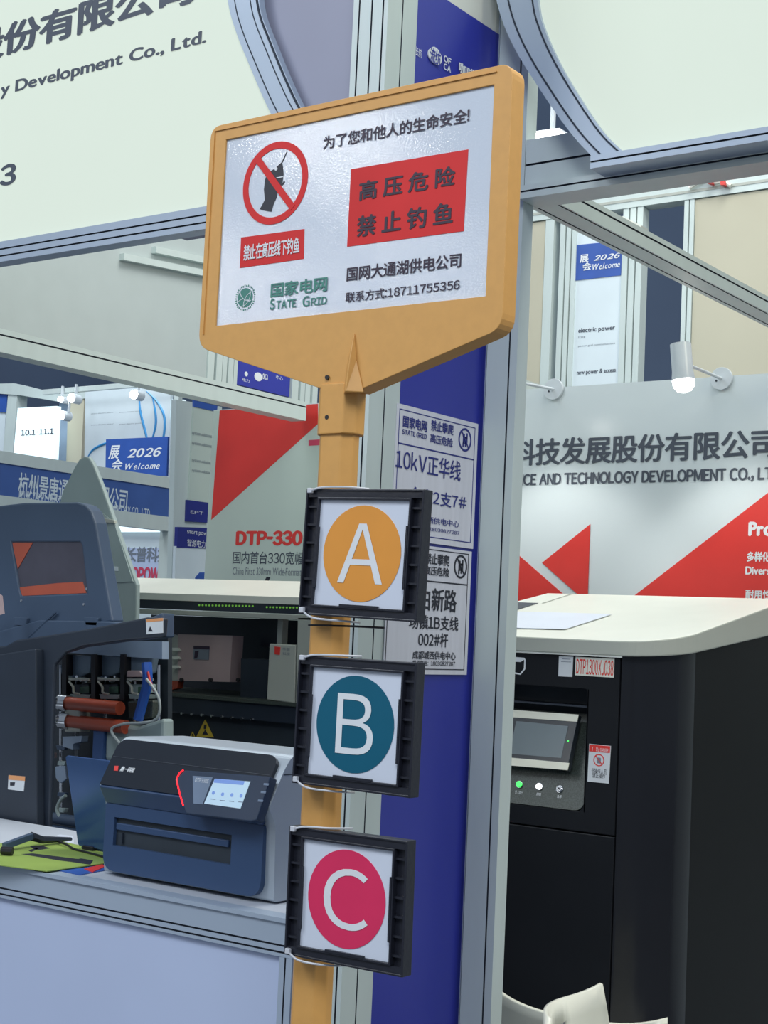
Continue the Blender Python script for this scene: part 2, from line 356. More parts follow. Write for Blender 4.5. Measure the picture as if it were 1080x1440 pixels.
for i, t in enumerate((0.22, 0.72, 0.94)):
    n = min(len(inner), len(outer)); mid = []
    for k in range(40):
        a = k / 39; ia = a * (len(inner) - 1); oa = a * (len(outer) - 1)
        A = Vector(inner[int(ia)]).lerp(Vector(inner[min(int(ia) + 1, len(inner) - 1)]), ia % 1)
        C = Vector(outer[int(oa)]).lerp(Vector(outer[min(int(oa) + 1, len(outer) - 1)]), oa % 1)
        mid.append(A.lerp(C, t))
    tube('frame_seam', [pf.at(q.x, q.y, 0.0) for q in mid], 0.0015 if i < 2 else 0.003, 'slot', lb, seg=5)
bar('bottom_rail', (-4.9, 0, 0), (-1.92, 0, 0), section(2.46, 2.50, 2.395, zb, (0, 1, 0), (0, 0, 1), (), (2.41, 2.428)), 'alub', lb)
text('股份有限公司', pf, (-45, 94), (276, -47), 'wtext', lb, d=-0.005, bold=0.03)
text('y Development Co., Ltd.', pf, (0, 140), (291, 41), 'wtext', lb, d=-0.005, bold=0.025)
text('Technolog', pf, (-125, 167), (-5, 108), 'wtext', lb, d=-0.005, bold=0.025)
text('23', pf, (-24, 268), (24, 228), 'wtext', lb, d=-0.005, bold=0.03)
tag(slab('grey_panel', FY(2.502), [(-2.45, 2.40), (-1.905, 2.40), (-1.905, 3.9), (-2.45, 3.9)], -0.03, 0, 'lav'), 'lavender grey infill panel between the curved frame and the corner post', 'panel')

pr = FY(2.78)
rb = thing('light_box', 'blank glowing light box with curved lower corner at upper right', 'light box', (-0.3, 2.85, 2.47))
inner = arcline(pr, [(756, 0), (767, 45), (790, 95), (820, 145), (850, 188), (880, 217)], [(-1.70, 3.3), (-1.69, 3.1)])
outer = arcline(pr, [(698, 0), (722, 65), (770, 142), (805, 190), (838, 226)], [(-1.85, 3.3), (-1.82, 3.12)])
ci = inner[-1][1]
slab('lit_panel', pr, [(1.3, ci), (1.3, 3.9), (-1.72, 3.9)] + inner, -0.055, -0.01, 'lit', rb)
slab('curved_frame', pr, inner + outer[::-1], -0.055, 0.0, 'alub', rb)
for i, t in enumerate((0.30, 0.88)):
    mid = []
    for k in range(40):
        a = k / 39; ia = a * (len(inner) - 1); oa = a * (len(outer) - 1)
        A = Vector(inner[int(ia)]).lerp(Vector(inner[min(int(ia) + 1, len(inner) - 1)]), ia % 1)
        C = Vector(outer[int(oa)]).lerp(Vector(outer[min(int(oa) + 1, len(outer) - 1)]), oa % 1)
        mid.append(C.lerp(A, t))
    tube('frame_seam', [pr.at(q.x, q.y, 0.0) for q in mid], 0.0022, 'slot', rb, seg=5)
bar('bottom_rail', (-1.51, 0, 0), (1.3, 0, 0), section(2.755, 2.835, 2.498, ci, (0, 1, 0), (0, 0, 1), (), (2.512,)), 'alub', rb)

# ================================================================== WARNING SIGN
ps = FY(1.75)
sg = thing('warning_sign', 'yellow warning sign on post forbidding fishing under high voltage lines', 'sign', (-1.36, 1.79, 0))
out_px = [(297, 173), (721, 94), (703, 462), (501, 550), (447, 545), (281, 488)]
face_px = [(317, 193), (695, 123), (682, 418), (304, 457)]
po = hits(ps, out_px); pfq = hits(ps, face_px)
xl, xr = po[0][0], po[1][0]; zt = (po[0][1] + po[1][1]) / 2
po = [(xl, zt), (xr, zt), (xr, po[2][1]), (po[3][0], po[3][1]), (po[4][0], po[4][1]), (xl, po[5][1])]
fx0, fx1 = (pfq[0][0] + pfq[3][0]) / 2, (pfq[1][0] + pfq[2][0]) / 2; fz1, fz0 = (pfq[0][1] + pfq[1][1]) / 2, (pfq[2][1] + pfq[3][1]) / 2
slab('sign_frame', ps, po, -0.034, 0, 'yellow', sg, holes=[rect(fx0, fx1, fz0, fz1)], rnd=[.022, .022, .022, 0, 0, .022], bevel=0.003)
slab('raised_rim', ps, [(xl + .009, zt - .008), (fx1 + .004, zt - .008), (fx1 + .004, zt - .0095), (xl + .0105, zt - .0095), (xl + .0105, fz0 - .012), (xl + .009, fz0 - .012)], 0, 0.002, 'yellow', sg)
slab('sign_face', ps, rect(fx0 - .002, fx1 + .002, fz0 - .002, fz1 + .002), -0.02, -0.003, 'face', sg)
pfc = ps.off(-0.003)
text('为了您和他人的生命安全!', pfc, (454, 211), (661, 151), 'ink', sg, bold=0.012)
tag(pslab('red_plate', pfc, [(493.5, 238), (658.5, 210), (652, 325), (488, 347)], 0, 0.0006, 'red', sg), 'red block behind the large words')
text('高 压 危 险', pfc, (504, 283), (641, 232), 'ink', sg, d=0.0012, bold=0.022)
text('禁 止 钓 鱼', pfc, (501, 334), (638, 283), 'ink', sg, d=0.0012, bold=0.022)
tag(pslab('red_plate', pfc, [(339, 334), (428, 322), (427, 364), (337, 377)], 0, 0.0006, 'red', sg), 'small red block under the no-fishing symbol')
text('禁止在高压线下钓鱼', pfc, (342, 367), (422, 333), 'white', sg, d=0.0012, bold=0.02)
text('国家电网', pfc, (380, 419), (461, 388), 'green', sg, bold=0.02)
text('S', pfc, (379, 436), (387, 419.6), 'green', sg, bold=0.02); text('TATE', pfc, (388, 435), (417, 420), 'green', sg, bold=0.02)
text('G', pfc, (425, 432), (436, 415.6), 'green', sg, bold=0.02); text('RID', pfc, (437, 430), (460, 416.6), 'green', sg, bold=0.02)
text('国网大通湖供电公司', pfc, (487, 396), (649, 355), 'ink', sg, bold=0.012)
text('联系方式:18711755356', pfc, (485.5, 426), (647, 392), 'ink', sg, bold=0.01)
# no-fishing symbol
c = pfc.hit(387, 257.5); R0 = (pfc.hit(387, 200)[1] - pfc.hit(387, 315)[1]) / 2
def fl(pts): # crop pixels -> plane
    return [pfc.hit(270 + a / 2.25, 80 + b / 2.25) for a, b in pts]
fish = fl([(285, 333), (262, 354), (240, 368), (232, 388), (228, 420), (231, 452), (222, 470), (215, 482), (232, 487), (252, 490), (258, 468), (268, 446), (272, 425), (286, 402), (290, 372), (288, 348)])
slab('fish_picture', pfc, fish, 0, 0.0006, 'black', sg)
slab('fish_picture', pfc, circ(pfc.hit(270 + 267 / 2.25, 80 + 355 / 2.25), 0.0028, 12), 0.0006, 0.001, 'white', sg)
slab('fish_picture', pfc, fl([(286, 402), (292, 392), (295, 396), (287, 408)]), 0, 0.0006, 'black', sg)
slab('fish_picture', pfc, fl([(268, 382), (289, 378), (289, 381), (270, 385)]), 0.0006, 0.001, 'white', sg)
slab('hook_line', pfc, fl([(284, 334), (300, 300), (302, 301), (287, 335)]), 0, 0.0006, 'black', sg)
slab('prohibition_ring', pfc, circ(c, R0, 48), 0, 0.0009, 'red', sg, holes=[circ(c, R0 * .83, 48)])
q = Vector((0.66, -0.75)).normalized(); nq = Vector((-q.y, q.x)) * R0 * .085; cc = Vector(c); a = cc - q * R0 * .9; b = cc + q * R0 * .9
slab('prohibition_bar', pfc, [tuple(a - nq), tuple(b - nq), tuple(b + nq), tuple(a + nq)], 0.001, 0.0015, 'red', sg)
# globe emblem
g = pfc.hit(345, 419); rg = 0.0155
slab('globe_emblem', pfc, circ(g, rg, 32), 0, 0.0006, 'green', sg)
for (ax_, ay_, rr, wd) in ((-.45, .3, 1.15, .09), (.6, 1.0, 1.35, .08), (1.1, -.7, 1.25, .08), (-.2, -1.3, 1.2, .08)):
    pts = [(g[0] + rg * (ax_ + (rr) * math.cos(t * math.pi / 45)), g[1] + rg * (ay_ + rr * math.sin(t * math.pi / 45))) for t in range(90)]
    ins = [p for p in pts if (Vector(p) - Vector(g)).length < rg * .97]
    if len(ins) > 2:
        # keep the arc contiguous
        ks = [k for k, p in enumerate(pts) if (Vector(p) - Vector(g)).length < rg * .97]
        st = next((i for i in range(len(ks)) if (ks[i] - ks[i - 1]) % 90 != 1), 0); ins = [pts[k] for k in ks[st:] + ks[:st]]
        tube('globe_emblem', [pfc.at(x, z, 0.0006) for x, z in ins], rg * wd * .5, 'white', sg, seg=4)
sector = 'STATE GRID CORPORATION OF CHINA'
bm = bmesh.new()
for k in range(34):
    t = 2 * math.pi * k / 34; r_ = rg * (1.22 + .05 * (k % 2)); p = Vector(g) + Vector((math.cos(t), math.sin(t))) * r_; e = Vector((-math.sin(t), math.cos(t))) * rg * .055; n_ = Vector((math.cos(t), math.sin(t))) * rg * .09
    addslab(bm, pfc, [tuple(p - e - n_), tuple(p + e - n_), tuple(p + e + n_), tuple(p - e + n_)], 0, 0.0006)
mk('emblem_ring_text', bm, 'green', sg, kind='stuff')
# stem: collar, gusset, pole, screws
xa, xb, xc = ps.hit(447, 600)[0], ps.hit(481, 600)[0], None
zc = ps.hit(447, 611)[1]; zs = ps.hit(447, 545)[1]
def octo(x0, x1, y0, y1, c): return [(x0 + c, y0), (x1 - c, y0), (x1, y0 + c), (x1, y1 - c), (x1 - c, y1), (x0 + c, y1), (x0, y1 - c), (x0, y0 + c)]
HZ = Plane((0, 0, 0), (1, 0, 0), (0, 1, 0))
slab('collar', HZ, octo(xa - .010, xa + .062, 1.7475, 1.797, .014), zc, zs + .004, 'yellow', sg, bevel=0.002)
slab('pole', HZ, octo(xa - .007, xa + .056, 1.7515, 1.793, .013), 0.02, zc + .003, 'yellow', sg, bevel=0.002)
gz = ps.hit(497, 462)[1]; ge = ps.hit(513, 552)[1]; gx = ps.hit(497, 505)[0]
bm = bmesh.new()
vs = [bm.verts.new(p) for p in ((gx, 1.749, gz), (gx - .012, 1.749, gz - .06), (gx - .014, 1.749, ge), (gx + .024, 1.749, ge), (gx + .008, 1.749, gz - .05), (gx + .002, 1.738, gz - .045), (gx + .001, 1.732, ge), )]
for f in ((0, 1, 5), (1, 2, 6, 5), (0, 5, 4), (4, 5, 6, 3), (2, 3, 6), (0, 4, 3, 2, 1)): bm.faces.new([vs[i] for i in f])
mk('gusset', bm, 'yellow', sg, bevel=0.0015)
for v in (531, 587):
    x, z = ps.hit(461, v)
    slab('screw', ps, circ((x, z), .0035, 12), 0, 0.003, 'tieb', sg)
box('base_plate', -1.48, -1.22, 1.68, 1.90, 0, 0.02, 'yellow', sg, bevel=.003)

# ================================================================== LETTER FRAMES A B C
def letter_frame(L, color, tl, tr_, bl_, lab, discname):
    y = 1.722; pl0 = FY(y)
    A = Vector(pl0.hit(*tl)); Bv = Vector(pl0.hit(*tr_)); Cc = Vector(pl0.hit(*bl_))
    pl = Plane(pl0.at(A.x, A.y), (Bv.x - A.x, 0, Bv.y - A.y), (A.x - Cc.x, 0, A.y - Cc.y))
    W = (Bv - A).length; Hh = (A - Cc).length
    o = thing('letter_frame', lab, 'frame', pl.at(W / 2, -Hh))
    bl0, br0, bt, bb = .026, .024, .016, .016
    # back tray and rims
    slab('tray', pl, rect(0.002, W - .002, -Hh + .002, -.002), -0.022, -0.009, 'blackp', o)
    bm = bmesh.new(); t = .0035
    addslab(bm, pl, rect(0, W, -Hh, 0), -0.0215, 0, holes=[rect(t, W - t, -Hh + t, -t)])
    mk('outer_rim', bm, 'blackp', o, bevel=.001)
    bm = bmesh.new()
    addslab(bm, pl, rect(bl0 - t, W - br0 + t, -Hh + bb - t, -bt + t), -0.016, 0.001, holes=[rect(bl0, W - br0, -Hh + bb, -bt)])
    mk('inner_rim', bm, 'blackp', o, bevel=.0008)
    slab('top_border', pl, rect(t, W - t, -bt + t, -t), -0.016, -.0015, 'blackp', o)
    slab('bottom_border', pl, rect(t, W - t, -Hh + t, -Hh + bb - t), -0.016, -.0015, 'blackp', o)
    for k in range(1, 7):
        z = -Hh * k / 7
        slab('rib', pl, rect(t, bl0 - t, z - .0015, z + .0015), -0.009, -.003, 'blackp', o)
        slab('rib', pl, rect(W - br0 + t, W - t, z - .0015, z + .0015), -0.009, -.003, 'blackp', o)
    slab('clip', pl, rect(bl0 - .001, bl0 + .0022, -Hh * .78, -Hh * .3), -.003, .0018, 'blackp', o)
    slab('clip', pl, rect(W - br0 - .0022, W - br0 + .001, -Hh * .76, -Hh * .28), -.003, .0018, 'blackp', o)
    slab('clip', pl, rect(W * .36, W * .68, -Hh + bb - .001, -Hh + bb + .0026), -.003, .0018, 'blackp', o)
    slab('card', pl, rect(bl0, W - br0, -Hh + bb, -bt), -0.0088, -0.004, 'card', o)
    pc = pl.off(-0.004); cx, cz = (bl0 + W - br0) / 2, (-Hh + bb - bt) / 2; r = (W - br0 - bl0) * .43
    slab(discname, pc, circ((cx, cz), r, 48), 0, 0.0008, color, o)
    lw, lh = r * .58, r * .62
    text(L, pc, (cx - lw * (1 if L != 'B' else .8), cz - lh), (cx + lw * (1 if L != 'B' else .85), cz + lh), 'white', o, d=0.0014, name='letter', px=False)
    return o, pl, W, Hh
fr = []
fr.append(letter_frame('A', 'orange', (431, 687), (597, 688), (424, 864), 'black plastic frame holding the white card with orange letter A disc', 'letter_disc'))
fr.append(letter_frame('B', 'teal', (420, 921), (586, 932), (411, 1101), 'black plastic frame holding the white card with teal letter B disc', 'letter_disc'))
fr.append(letter_frame('C', 'pink', (407, 1161), (573, 1183), (398, 1342), 'black plastic frame holding the white card with pink-red letter C disc', 'letter_disc'))
def tie(name, pts, m, lab, head=True):
    o = thing(name, lab, 'cable tie', pts[0], 'cable ties on the letter frames')
    tube('strap', spline(pts, 5), 0.0016, m, o, seg=6)
    if head:
        p = Vector(pts[0]); bm = bmesh.new(); addbox(bm, p.x - .004, p.x + .004, p.y - .003, p.y + .003, p.z - .003, p.z + .0045); mk('tie_head', bm, m, o, bevel=.001)
names = 'ABC'
for i, (o, pl, W, Hh) in enumerate(fr):
    for top in (1, 0):
        a = pl.at(.010, -.004 if top else -Hh + .006, .003)
        rise = .004 if top else -.006
        pts = [a, pl.at(.03, (-.001 if top else -Hh) + rise * .6, .002), pl.at(.07, (0.002 if top else -Hh - .004) + rise * .2, -.006), pl.at(.092, (0.003 if top else -Hh - .006), -.03)]
        tie('cable_tie', pts, 'tie', 'white cable tie at the %s left corner of the letter %s frame' % ('upper' if top else 'lower', names[i]))
y_ = 1.742; p_ = FY(y_)
tie('cable_tie', [p_.at(*p_.hit(434, 879)), p_.at(*p_.hit(470, 880), .001), p_.at(*p_.hit(500, 881), 0), p_.at(p_.hit(540, 883)[0], p_.hit(540, 883)[1], 0)], 'tieb', 'black cable tie round the yellow post below the letter A frame', head=False)

# ================================================================== POLE NUMBER PLATES on the blue wall
p1 = SX(-1.808)
pa = thing('number_plate', 'reflective white plate with blue writing high on the blue wall', 'sign', p1.at(p1.hit(610, 770)[0], p1.hit(610, 770)[1]))
z1, z0 = p1.hit(560, 567)[1], p1.hit(665, 772)[1]; yl, yr = 2.515, p1.hit(670, 660)[0]
slab('plate', p1, rect(yl, yr, z0, z1), -.0015, 0, 'plate', pa)
bm = bmesh.new(); addslab(bm, p1, rect(yl + .008, yr - .012, z0 + .012, z1 - .010), 0, .0006, holes=[rect(yl + .010, yr - .014, z0 + .014, z1 - .012)]); mk('border_line', bm, 'dblue', pa)
zl = p1.hit(612, 635.5)[1]; slab('divider_line', p1, rect(yl + .008, yr - .012, zl, zl + .003), 0, .0006, 'dblue', pa)
text('国家电网', p1, (566.5, 600), (601, 592), 'dblue', pa, bold=.02); text('STATE GRID', p1, (565.5, 610), (600, 611), 'dblue', pa, bold=.02)
text('禁止攀爬', p1, (606, 605), (638, 597.5), 'dblue', pa, bold=.015); text('高压危险', p1, (605, 622), (637, 617), 'dblue', pa, bold=.015)
text('10kV正华线', p1, (556, 659), (648.6, 649.5), 'dblue', pa, bold=.008)
text('金文2支7#', p1, (575, 704), (656.5, 698), 'dblue', pa, bold=.008)
text('成都城西供电中心', p1, (572, 731), (646, 733), 'dblue', pa, bold=.006); text('联系电话：18030827287', p1, (572, 742), (646, 747), 'dblue', pa, bold=.006)
def noclimb(pl, px, r, m, parent):
    c = pl.hit(*px)
    slab('prohibition_ring', pl, circ(c, r, 32), 0, .0008, m, parent, holes=[circ(c, r * .82, 32)])
    for (dx, dz, a, b) in ((-.2, .35, .16, .16), (-.1, -.05, .22, .3), (.3, .1, .1, .5), (-.25, -.45, .1, .22), (.12, -.4, .1, .2), (.05, .2, .3, .08)):
        slab('climber_picture', pl, roundpoly(rect(c[0] + r * (dx - a), c[0] + r * (dx + a), c[1] + r * (dz - b), c[1] + r * (dz + b)), r * .1), 0, .0006, m, parent)
    q = Vector((.66, -.75)).normalized(); n = Vector((-q.y, q.x)) * r * .07; C = Vector(c)
    slab('prohibition_bar', pl, [tuple(C - q * r * .88 - n), tuple(C + q * r * .88 - n), tuple(C + q * r * .88 + n), tuple(C - q * r * .88 + n)], .0009, .0014, m, parent)
noclimb(p1, (653.7, 618.6), .026, 'dblue', pa)
p2 = SX(-1.805)
pb = thing('number_plate', 'reflective white plate with black writing low on the blue wall', 'sign', p2.at(p2.hit(610, 945)[0], p2.hit(610, 945)[1]))
z1b, z0b = p2.hit(665, 776)[1], p2.hit(656, 949)[1]; yl2 = p2.hit(541, 900)[0]; yr2 = p2.hit(660, 860)[0]
slab('plate', p2, rect(yl2, yr2, z0b, z1b), -.0015, 0, 'plate', pb)
bm = bmesh.new(); addslab(bm, p2, rect(yl2 + .004, yr2 - .012, z0b + .010, z1b - .006), 0, .0006, holes=[rect(yl2 + .006, yr2 - .014, z0b + .012, z1b - .008)]); mk('border_line', bm, 'black', pb)
zl = p2.hit(640, 822)[1]; slab('divider_line', p2, rect(yl2 + .004, yr2 - .012, zl, zl + .003), 0, .0006, 'black', pb)
text('禁止攀爬', p2, (598, 793), (632.5, 781), 'black', pb, bold=.015); text('高压危险', p2, (597, 808), (632, 799), 'black', pb, bold=.015)
text('白新路', p2, (590, 858), (643, 830), 'black', pb, bold=.015); text('场镇1B支线', p2, (575, 884), (645, 868), 'black', pb, bold=.012)
text('002#杆', p2, (588, 909), (630.5, 891), 'black', pb, bold=.012); text('成都城西供电中心', p2, (580, 927), (641, 917), 'black', pb, bold=.01)
text('报修电话：18030827287', p2, (580, 936), (640, 930), 'black', pb, bold=.01)
noclimb(p2, (647.6, 797), .026, 'black', pb)

# ================================================================== DESKTOP PRINTER
XL, XR = -2.666, -2.138
pt = thing('desktop_printer', 'navy and silver desktop printer with lit touch screen on the counter', 'printer', ((XL + XR) / 2, 2.75, .904))
SP = Plane((XL, 0, 0), (0, 1, 0), (0, 0, 1))
prof = [(2.598, .908), (2.592, 1.075), (2.566, 1.113), (2.612, 1.195), (2.640, 1.226), (2.86, 1.222), (2.88, 1.20), (2.88, .908)]
slab('shell', SP, roundpoly(prof, [.01, .02, .01, .04, .04, .03, .03, .02]), 0, XR - XL, 'silver', pt, bevel=.012)
pn = Plane((0, 2.590, 0), (1, 0, 0), (0, 0.006, -0.167)); pn = Plane((0, 2.594, 0), (1, 0, 0), (0, 0, 1))
x0, x1 = XL + .010, XR - .026
s0, s1 = pn.hit(166, 1150), pn.hit(331, 1212)
hole = hits(pn, [(166, 1150), (331, 1172), (332, 1214), (170, 1191)])
hz0 = (hole[2][1] + hole[3][1]) / 2; hz1 = (hole[0][1] + hole[1][1]) / 2; hx0, hx1 = hole[0][0], hole[1][0]
slab('front_cover', pn, roundpoly([(x0, .915), (x1, .915), (x1, 1.072), (x0, 1.072)], [.04, .04, .004, .004]), -.004, .012, 'navy', pt, holes=[rect(hx0, hx1, hz0, hz1)], bevel=.003)
slab('paper_slot', pn, rect(hx0, hx1, hz0, hz1), .0005, .002, 'cavity', pt)
slab('slot_guide', pn, rect(hx0 + .004, hx1 - .012, hz0 + (hz1 - hz0) * .56, hz0 + (hz1 - hz0) * .80), .002, .009, 'navy', pt, bevel=.002)
slab('slot_stop', pn, rect(hx0 + .022, hx0 + .026, hz0 + .006, hz0 + .03), .002, .008, 'dark', pt)
# chamfer between the lower cover and the black upper panel
pcn = Plane((0, 2.582, 1.072), (1, 0, 0), (0, 2.556 - 2.582, 1.113 - 1.072)); L1 = math.hypot(.026, .041)
slab('cover_lip', pcn, rect(x0, x1, 0, L1), -.012, .001, 'navy', pt, bevel=.003)
pup = Plane((0, 2.559, 1.113), (1, 0, 0), (0, 2.612 - 2.566, 1.195 - 1.113)); L2 = math.hypot(.046, .082)
slab('upper_panel', pup, roundpoly(rect(x0, x1 + .006, .003, L2 + .030), [.004, .004, .03, .03]), -.008, .0035, 'gloss', pt, bevel=.002)
slab('panel_seam', pup, rect(x0 + .004, x1, L2 * .80, L2 * .80 + .0012), .0035, .0042, 'dark', pt)
text('鼎一科技', pup, (168, 1084.5), (191, 1080), 'white', pt, d=.0045, bold=.02, shear=.15)
pslab('logo_mark', pup, [(161, 1077), (166.5, 1077), (165.5, 1084), (160, 1083.5)], .0035, .0045, 'wred', pt)
pp = Plane((0, 2.545, 1.113), (1, 0, 0), (0, .028, .082))
podpx = [(260, 1083), (380, 1092), (378, 1100), (361, 1153), (352, 1155), (262, 1144), (259, 1138), (247, 1096)]
pslab('control_pod', pp, podpx, -.022, .004, 'pod', pt, bevel=.002)
tag(pslab('display', pp, [(302, 1095), (352, 1099), (338, 1137), (287, 1130)], .004, .0048, 'lcd2', pt), 'lit touch screen with four icons')
pslab('display_bar', pp, [(302, 1095), (344, 1098.5), (342, 1104), (300, 1100.5)], .0048, .0052, 'lcdb', pt)
for x, y in ((300, 1115), (313, 1117), (326, 1118), (339, 1119)):
    slab('icon', pp, circ(pp.hit(x, y, .005), .0042, 12), .0048, .0053, 'lcdb', pt); pslab('icon_caption', pp, [(x - 4, y + 8), (x + 3, y + 8.6), (x + 3, y + 9.6), (x - 4, y + 9)], .0048, .0053, 'tag', pt)
pslab('display_tag', pp, [(271, 1091), (299, 1093), (285, 1131), (272, 1130)], .004, .0048, 'tag', pt)
text('DTP330S', pp, (274, 1099), (294, 1096), 'white', pt, d=.0052)
for x, y in ((374, 1103), (370, 1114), (366, 1126)):
    pslab('button', pp, [(x - 3, y - 1.8), (x + 4, y - 1.2), (x + 3.4, y + 1.8), (x - 3.6, y + 1.2)], .004, .005, 'tag', pt)
lp = [pp.at(*pp.hit(u, v, .004), .0045) for u, v in ((258, 1083), (253, 1087), (249, 1094), (248.5, 1097), (251, 1108), (254, 1120), (258, 1133))]
tube('led_strip', lp, .0018, 'rled', pt, seg=6)
sr = Plane((XR, 0, 0), (0, 1, 0), (0, 0, 1))
slab('lid_seam', sr, rect(2.61, 2.875, 1.182, 1.184), .0, .0006, 'dark', pt)

# ================================================================== LAPTOP, BROCHURES, STAND on the counter
TOPZ = .9035
lt = thing('laptop', 'blue lidded laptop standing open behind the left side of the printer', 'laptop', (-2.80, 2.80, TOPZ))
pll = Plane((0, 2.80, TOPZ + .012), (1, 0, 0), (0, -.06, .22))
q = [pll.hit(*p) for p in ((92, 1063), (150, 1072), (150, 1207), (102, 1196))]
slab('lid', pll, roundpoly([q[0], (-2.675, q[0][1]), (-2.675, .0), (q[0][0], 0)], .008), -.006, 0, 'lid', lt, bevel=.002)
box('base', q[0][0], -2.675, 2.81, 3.03, TOPZ, TOPZ + .014, 'lid', lt, bevel=.003)
box('hinge', q[0][0] + .02, q[0][0] + .06, 2.795, 2.813, TOPZ, TOPZ + .016, 'tieb', lt, bevel=.002)
ZT = Plane((0, 0, TOPZ), (1, 0, 0), (0, 1, 0))
def sheet(name, px, m, lab, z, cat='brochure', th=.0012):
    pl = Plane((0, 0, z), (1, 0, 0), (0, 1, 0)); bm = bmesh.new(); addslab(bm, pl, hits(pl, px), 0, th); return tag(mk(name, bm, m), lab, cat)
sheet('flyer', [(70, 1222), (128, 1212), (150, 1216), (150, 1224), (112, 1231)], 'bluep', 'blue flyer lying under the green brochure near the printer', TOPZ)
sheet('flyer', [(118, 1222), (144, 1216), (148, 1219), (130, 1227)], 'wred', 'small red flyer corner beside the printer base', TOPZ + .0014)
gb = thing('brochure', 'lime green brochure with black print on the counter edge', 'brochure', (-3.0, 2.60, TOPZ + .003))
gp = Plane((0, 0, TOPZ + .003), (1, 0, 0), (0, 1, 0))
gq = hits(gp, [(-60, 1196), (60, 1178), (148, 1198), (146, 1215), (66, 1226), (-60, 1210)])
bm = bmesh.new(); addslab(bm, gp, gq, 0, .002); mk('cover', bm, 'lime', gb)
pslab('black_print', gp, [(30, 1201), (46, 1200), (110, 1208), (114, 1207), (131, 1210), (127, 1216), (100, 1212), (84, 1210)], .002, .0024, 'black', gb)
pslab('black_print', gp, [(42, 1190), (60, 1189), (70, 1193), (56, 1195), (48, 1194)], .002, .0024, 'black', gb)
pslab('black_print', gp, [(40, 1196), (52, 1192), (54, 1194), (44, 1198)], .002, .0024, 'black', gb)
sheet('paper_sheet', [(60, 1183), (84, 1174), (103, 1176), (104, 1187), (90, 1186)], 'card', 'white sheet of paper behind the green brochure', TOPZ, 'paper')
sd = thing('folding_stand', 'black folding stand with a grey arm lying on the counter left of laptop', 'stand', (-3.02, 2.72, TOPZ + .003))
def zp(u, v, z): pl = Plane((0, 0, z), (1, 0, 0), (0, 1, 0)); a, b_ = pl.hit(u, v); return pl.at(a, b_)
a = zp(6, 1190, TOPZ + .018); b_ = zp(44, 1176, TOPZ + .034)
bm = bmesh.new(); addtube(bm, [a, b_], .011, 4); mk('arm', bm, 'darkb', sd, bevel=.001)
bm = bmesh.new(); addtube(bm, [zp(2, 1196, TOPZ + .0165), zp(18, 1197, TOPZ + .0165)], .010, 10); mk('joint', bm, 'tieb', sd)
bm = bmesh.new(); addtube(bm, [b_, zp(60, 1181, TOPZ + .02), zp(100, 1180, TOPZ + .014)], [.012, .010, .005], 6); mk('rear_arm', bm, 'dark', sd)
tube('cable', spline([b_, zp(70, 1180, TOPZ + .014), zp(92, 1187, TOPZ + .012), zp(104, 1194, TOPZ + .008), zp(120, 1198, TOPZ + .008), zp(146, 1205, TOPZ + .008)]), .003, 'tieb', sd)

# ================================================================== BLACK LAMINATOR at the left (hood, deck, column, rollers)
m3 = FY(3.2)
lm = thing('label_press', 'large black printing press with hooded smoked window and orange rollers', 'machine', (-3.7, 3.7, 0))
ho = [(-40, 716), (0, 711), (34, 707), (108, 706), (120, 710), (128, 718), (134, 735), (158, 874), (-40, 905)]
win = [(16, 762), (112, 762), (115, 768), (122, 834), (30, 838), (27, 828)]
bm = bmesh.new(); addslab(bm, m3, hits(m3, ho), -.05, 0, holes=[hits(m3, win)]); mk('hood', bm, 'darkb', lm, bevel=.006)
pslab('window', m3, [(10, 756), (128, 756), (130, 842), (20, 845)], -.012, -.006, 'smoke', lm)
tag(pslab('window_tint', m3, [(17, 763), (46, 763), (25, 800)], -.006, -.004, 'orangeg', lm), 'orange strip at the window corner')  # orange patch laid over the smoked pane
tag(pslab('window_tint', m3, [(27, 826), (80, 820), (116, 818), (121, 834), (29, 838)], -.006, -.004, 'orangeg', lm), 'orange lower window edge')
for u in (28, 128): pslab('hinge', m3, [(u - 10, 868), (u + 10, 869), (u + 8, 880), (u - 8, 879)], 0, .012, 'darkb', lm, bevel=.002)
for u, v in ((118, 850), (122, 828), (30, 845)): slab('screw', m3, circ(m3.hit(u, v), .004, 10), 0, .002, 'chrome', lm)
bm = bmesh.new()
gv = [m3.at(*m3.hit(u, v), .01) for u, v in ((82, 861), (44, 897))]; addtube(bm, gv, .004, 6); mk('gas_strut', bm, 'darkb', lm)
# deck: top plate and sloping front arm
dk = [(-60, 905), (-60, 935), (62, 925), (110, 910), (175, 901), (232, 896), (232, 862), (190, 879), (158, 874), (60, 872)]
bm = bmesh.new(); addslab(bm, m3, hits(m3, dk), -.04, .012); mk('deck', bm, 'darkb', lm, bevel=.004)
fa = FY(3.10)
arm = [(22, 900), (70, 893), (120, 885), (206, 868), (232, 869), (230, 896), (176, 900), (116, 908), (92, 917), (76, 935), (74, 1000), (68, 1195), (-50, 1200), (-50, 915), (8, 908)]
bm = bmesh.new(); addslab(bm, fa, hits(fa, arm), -.015, 0); mk('side_frame', bm, 'dark', lm, bevel=.005)
pslab('column', fa, [(-30, 925), (50, 912), (52, 1190), (4, 1192), (-30, 1196)], 0, .03, 'dark', lm, bevel=.004)
pslab('label_plate', fa, [(205, 871), (229, 869), (229, 890), (206, 892)], 0, .002, 'stick', lm)
pslab('label_band', fa, [(205.5, 871), (229, 869), (229, 873), (205.5, 875)], .002, .0028, 'osti', lm)
pslab('warning_mark', fa, [(208, 888), (211, 881), (214.5, 888)], .002, .0028, 'black', lm)
fb = fa.off(.03)
pslab('label_plate', fb, [(12, 1090), (35, 1092), (33, 1113), (11, 1110)], 0, .002, 'stick', lm)
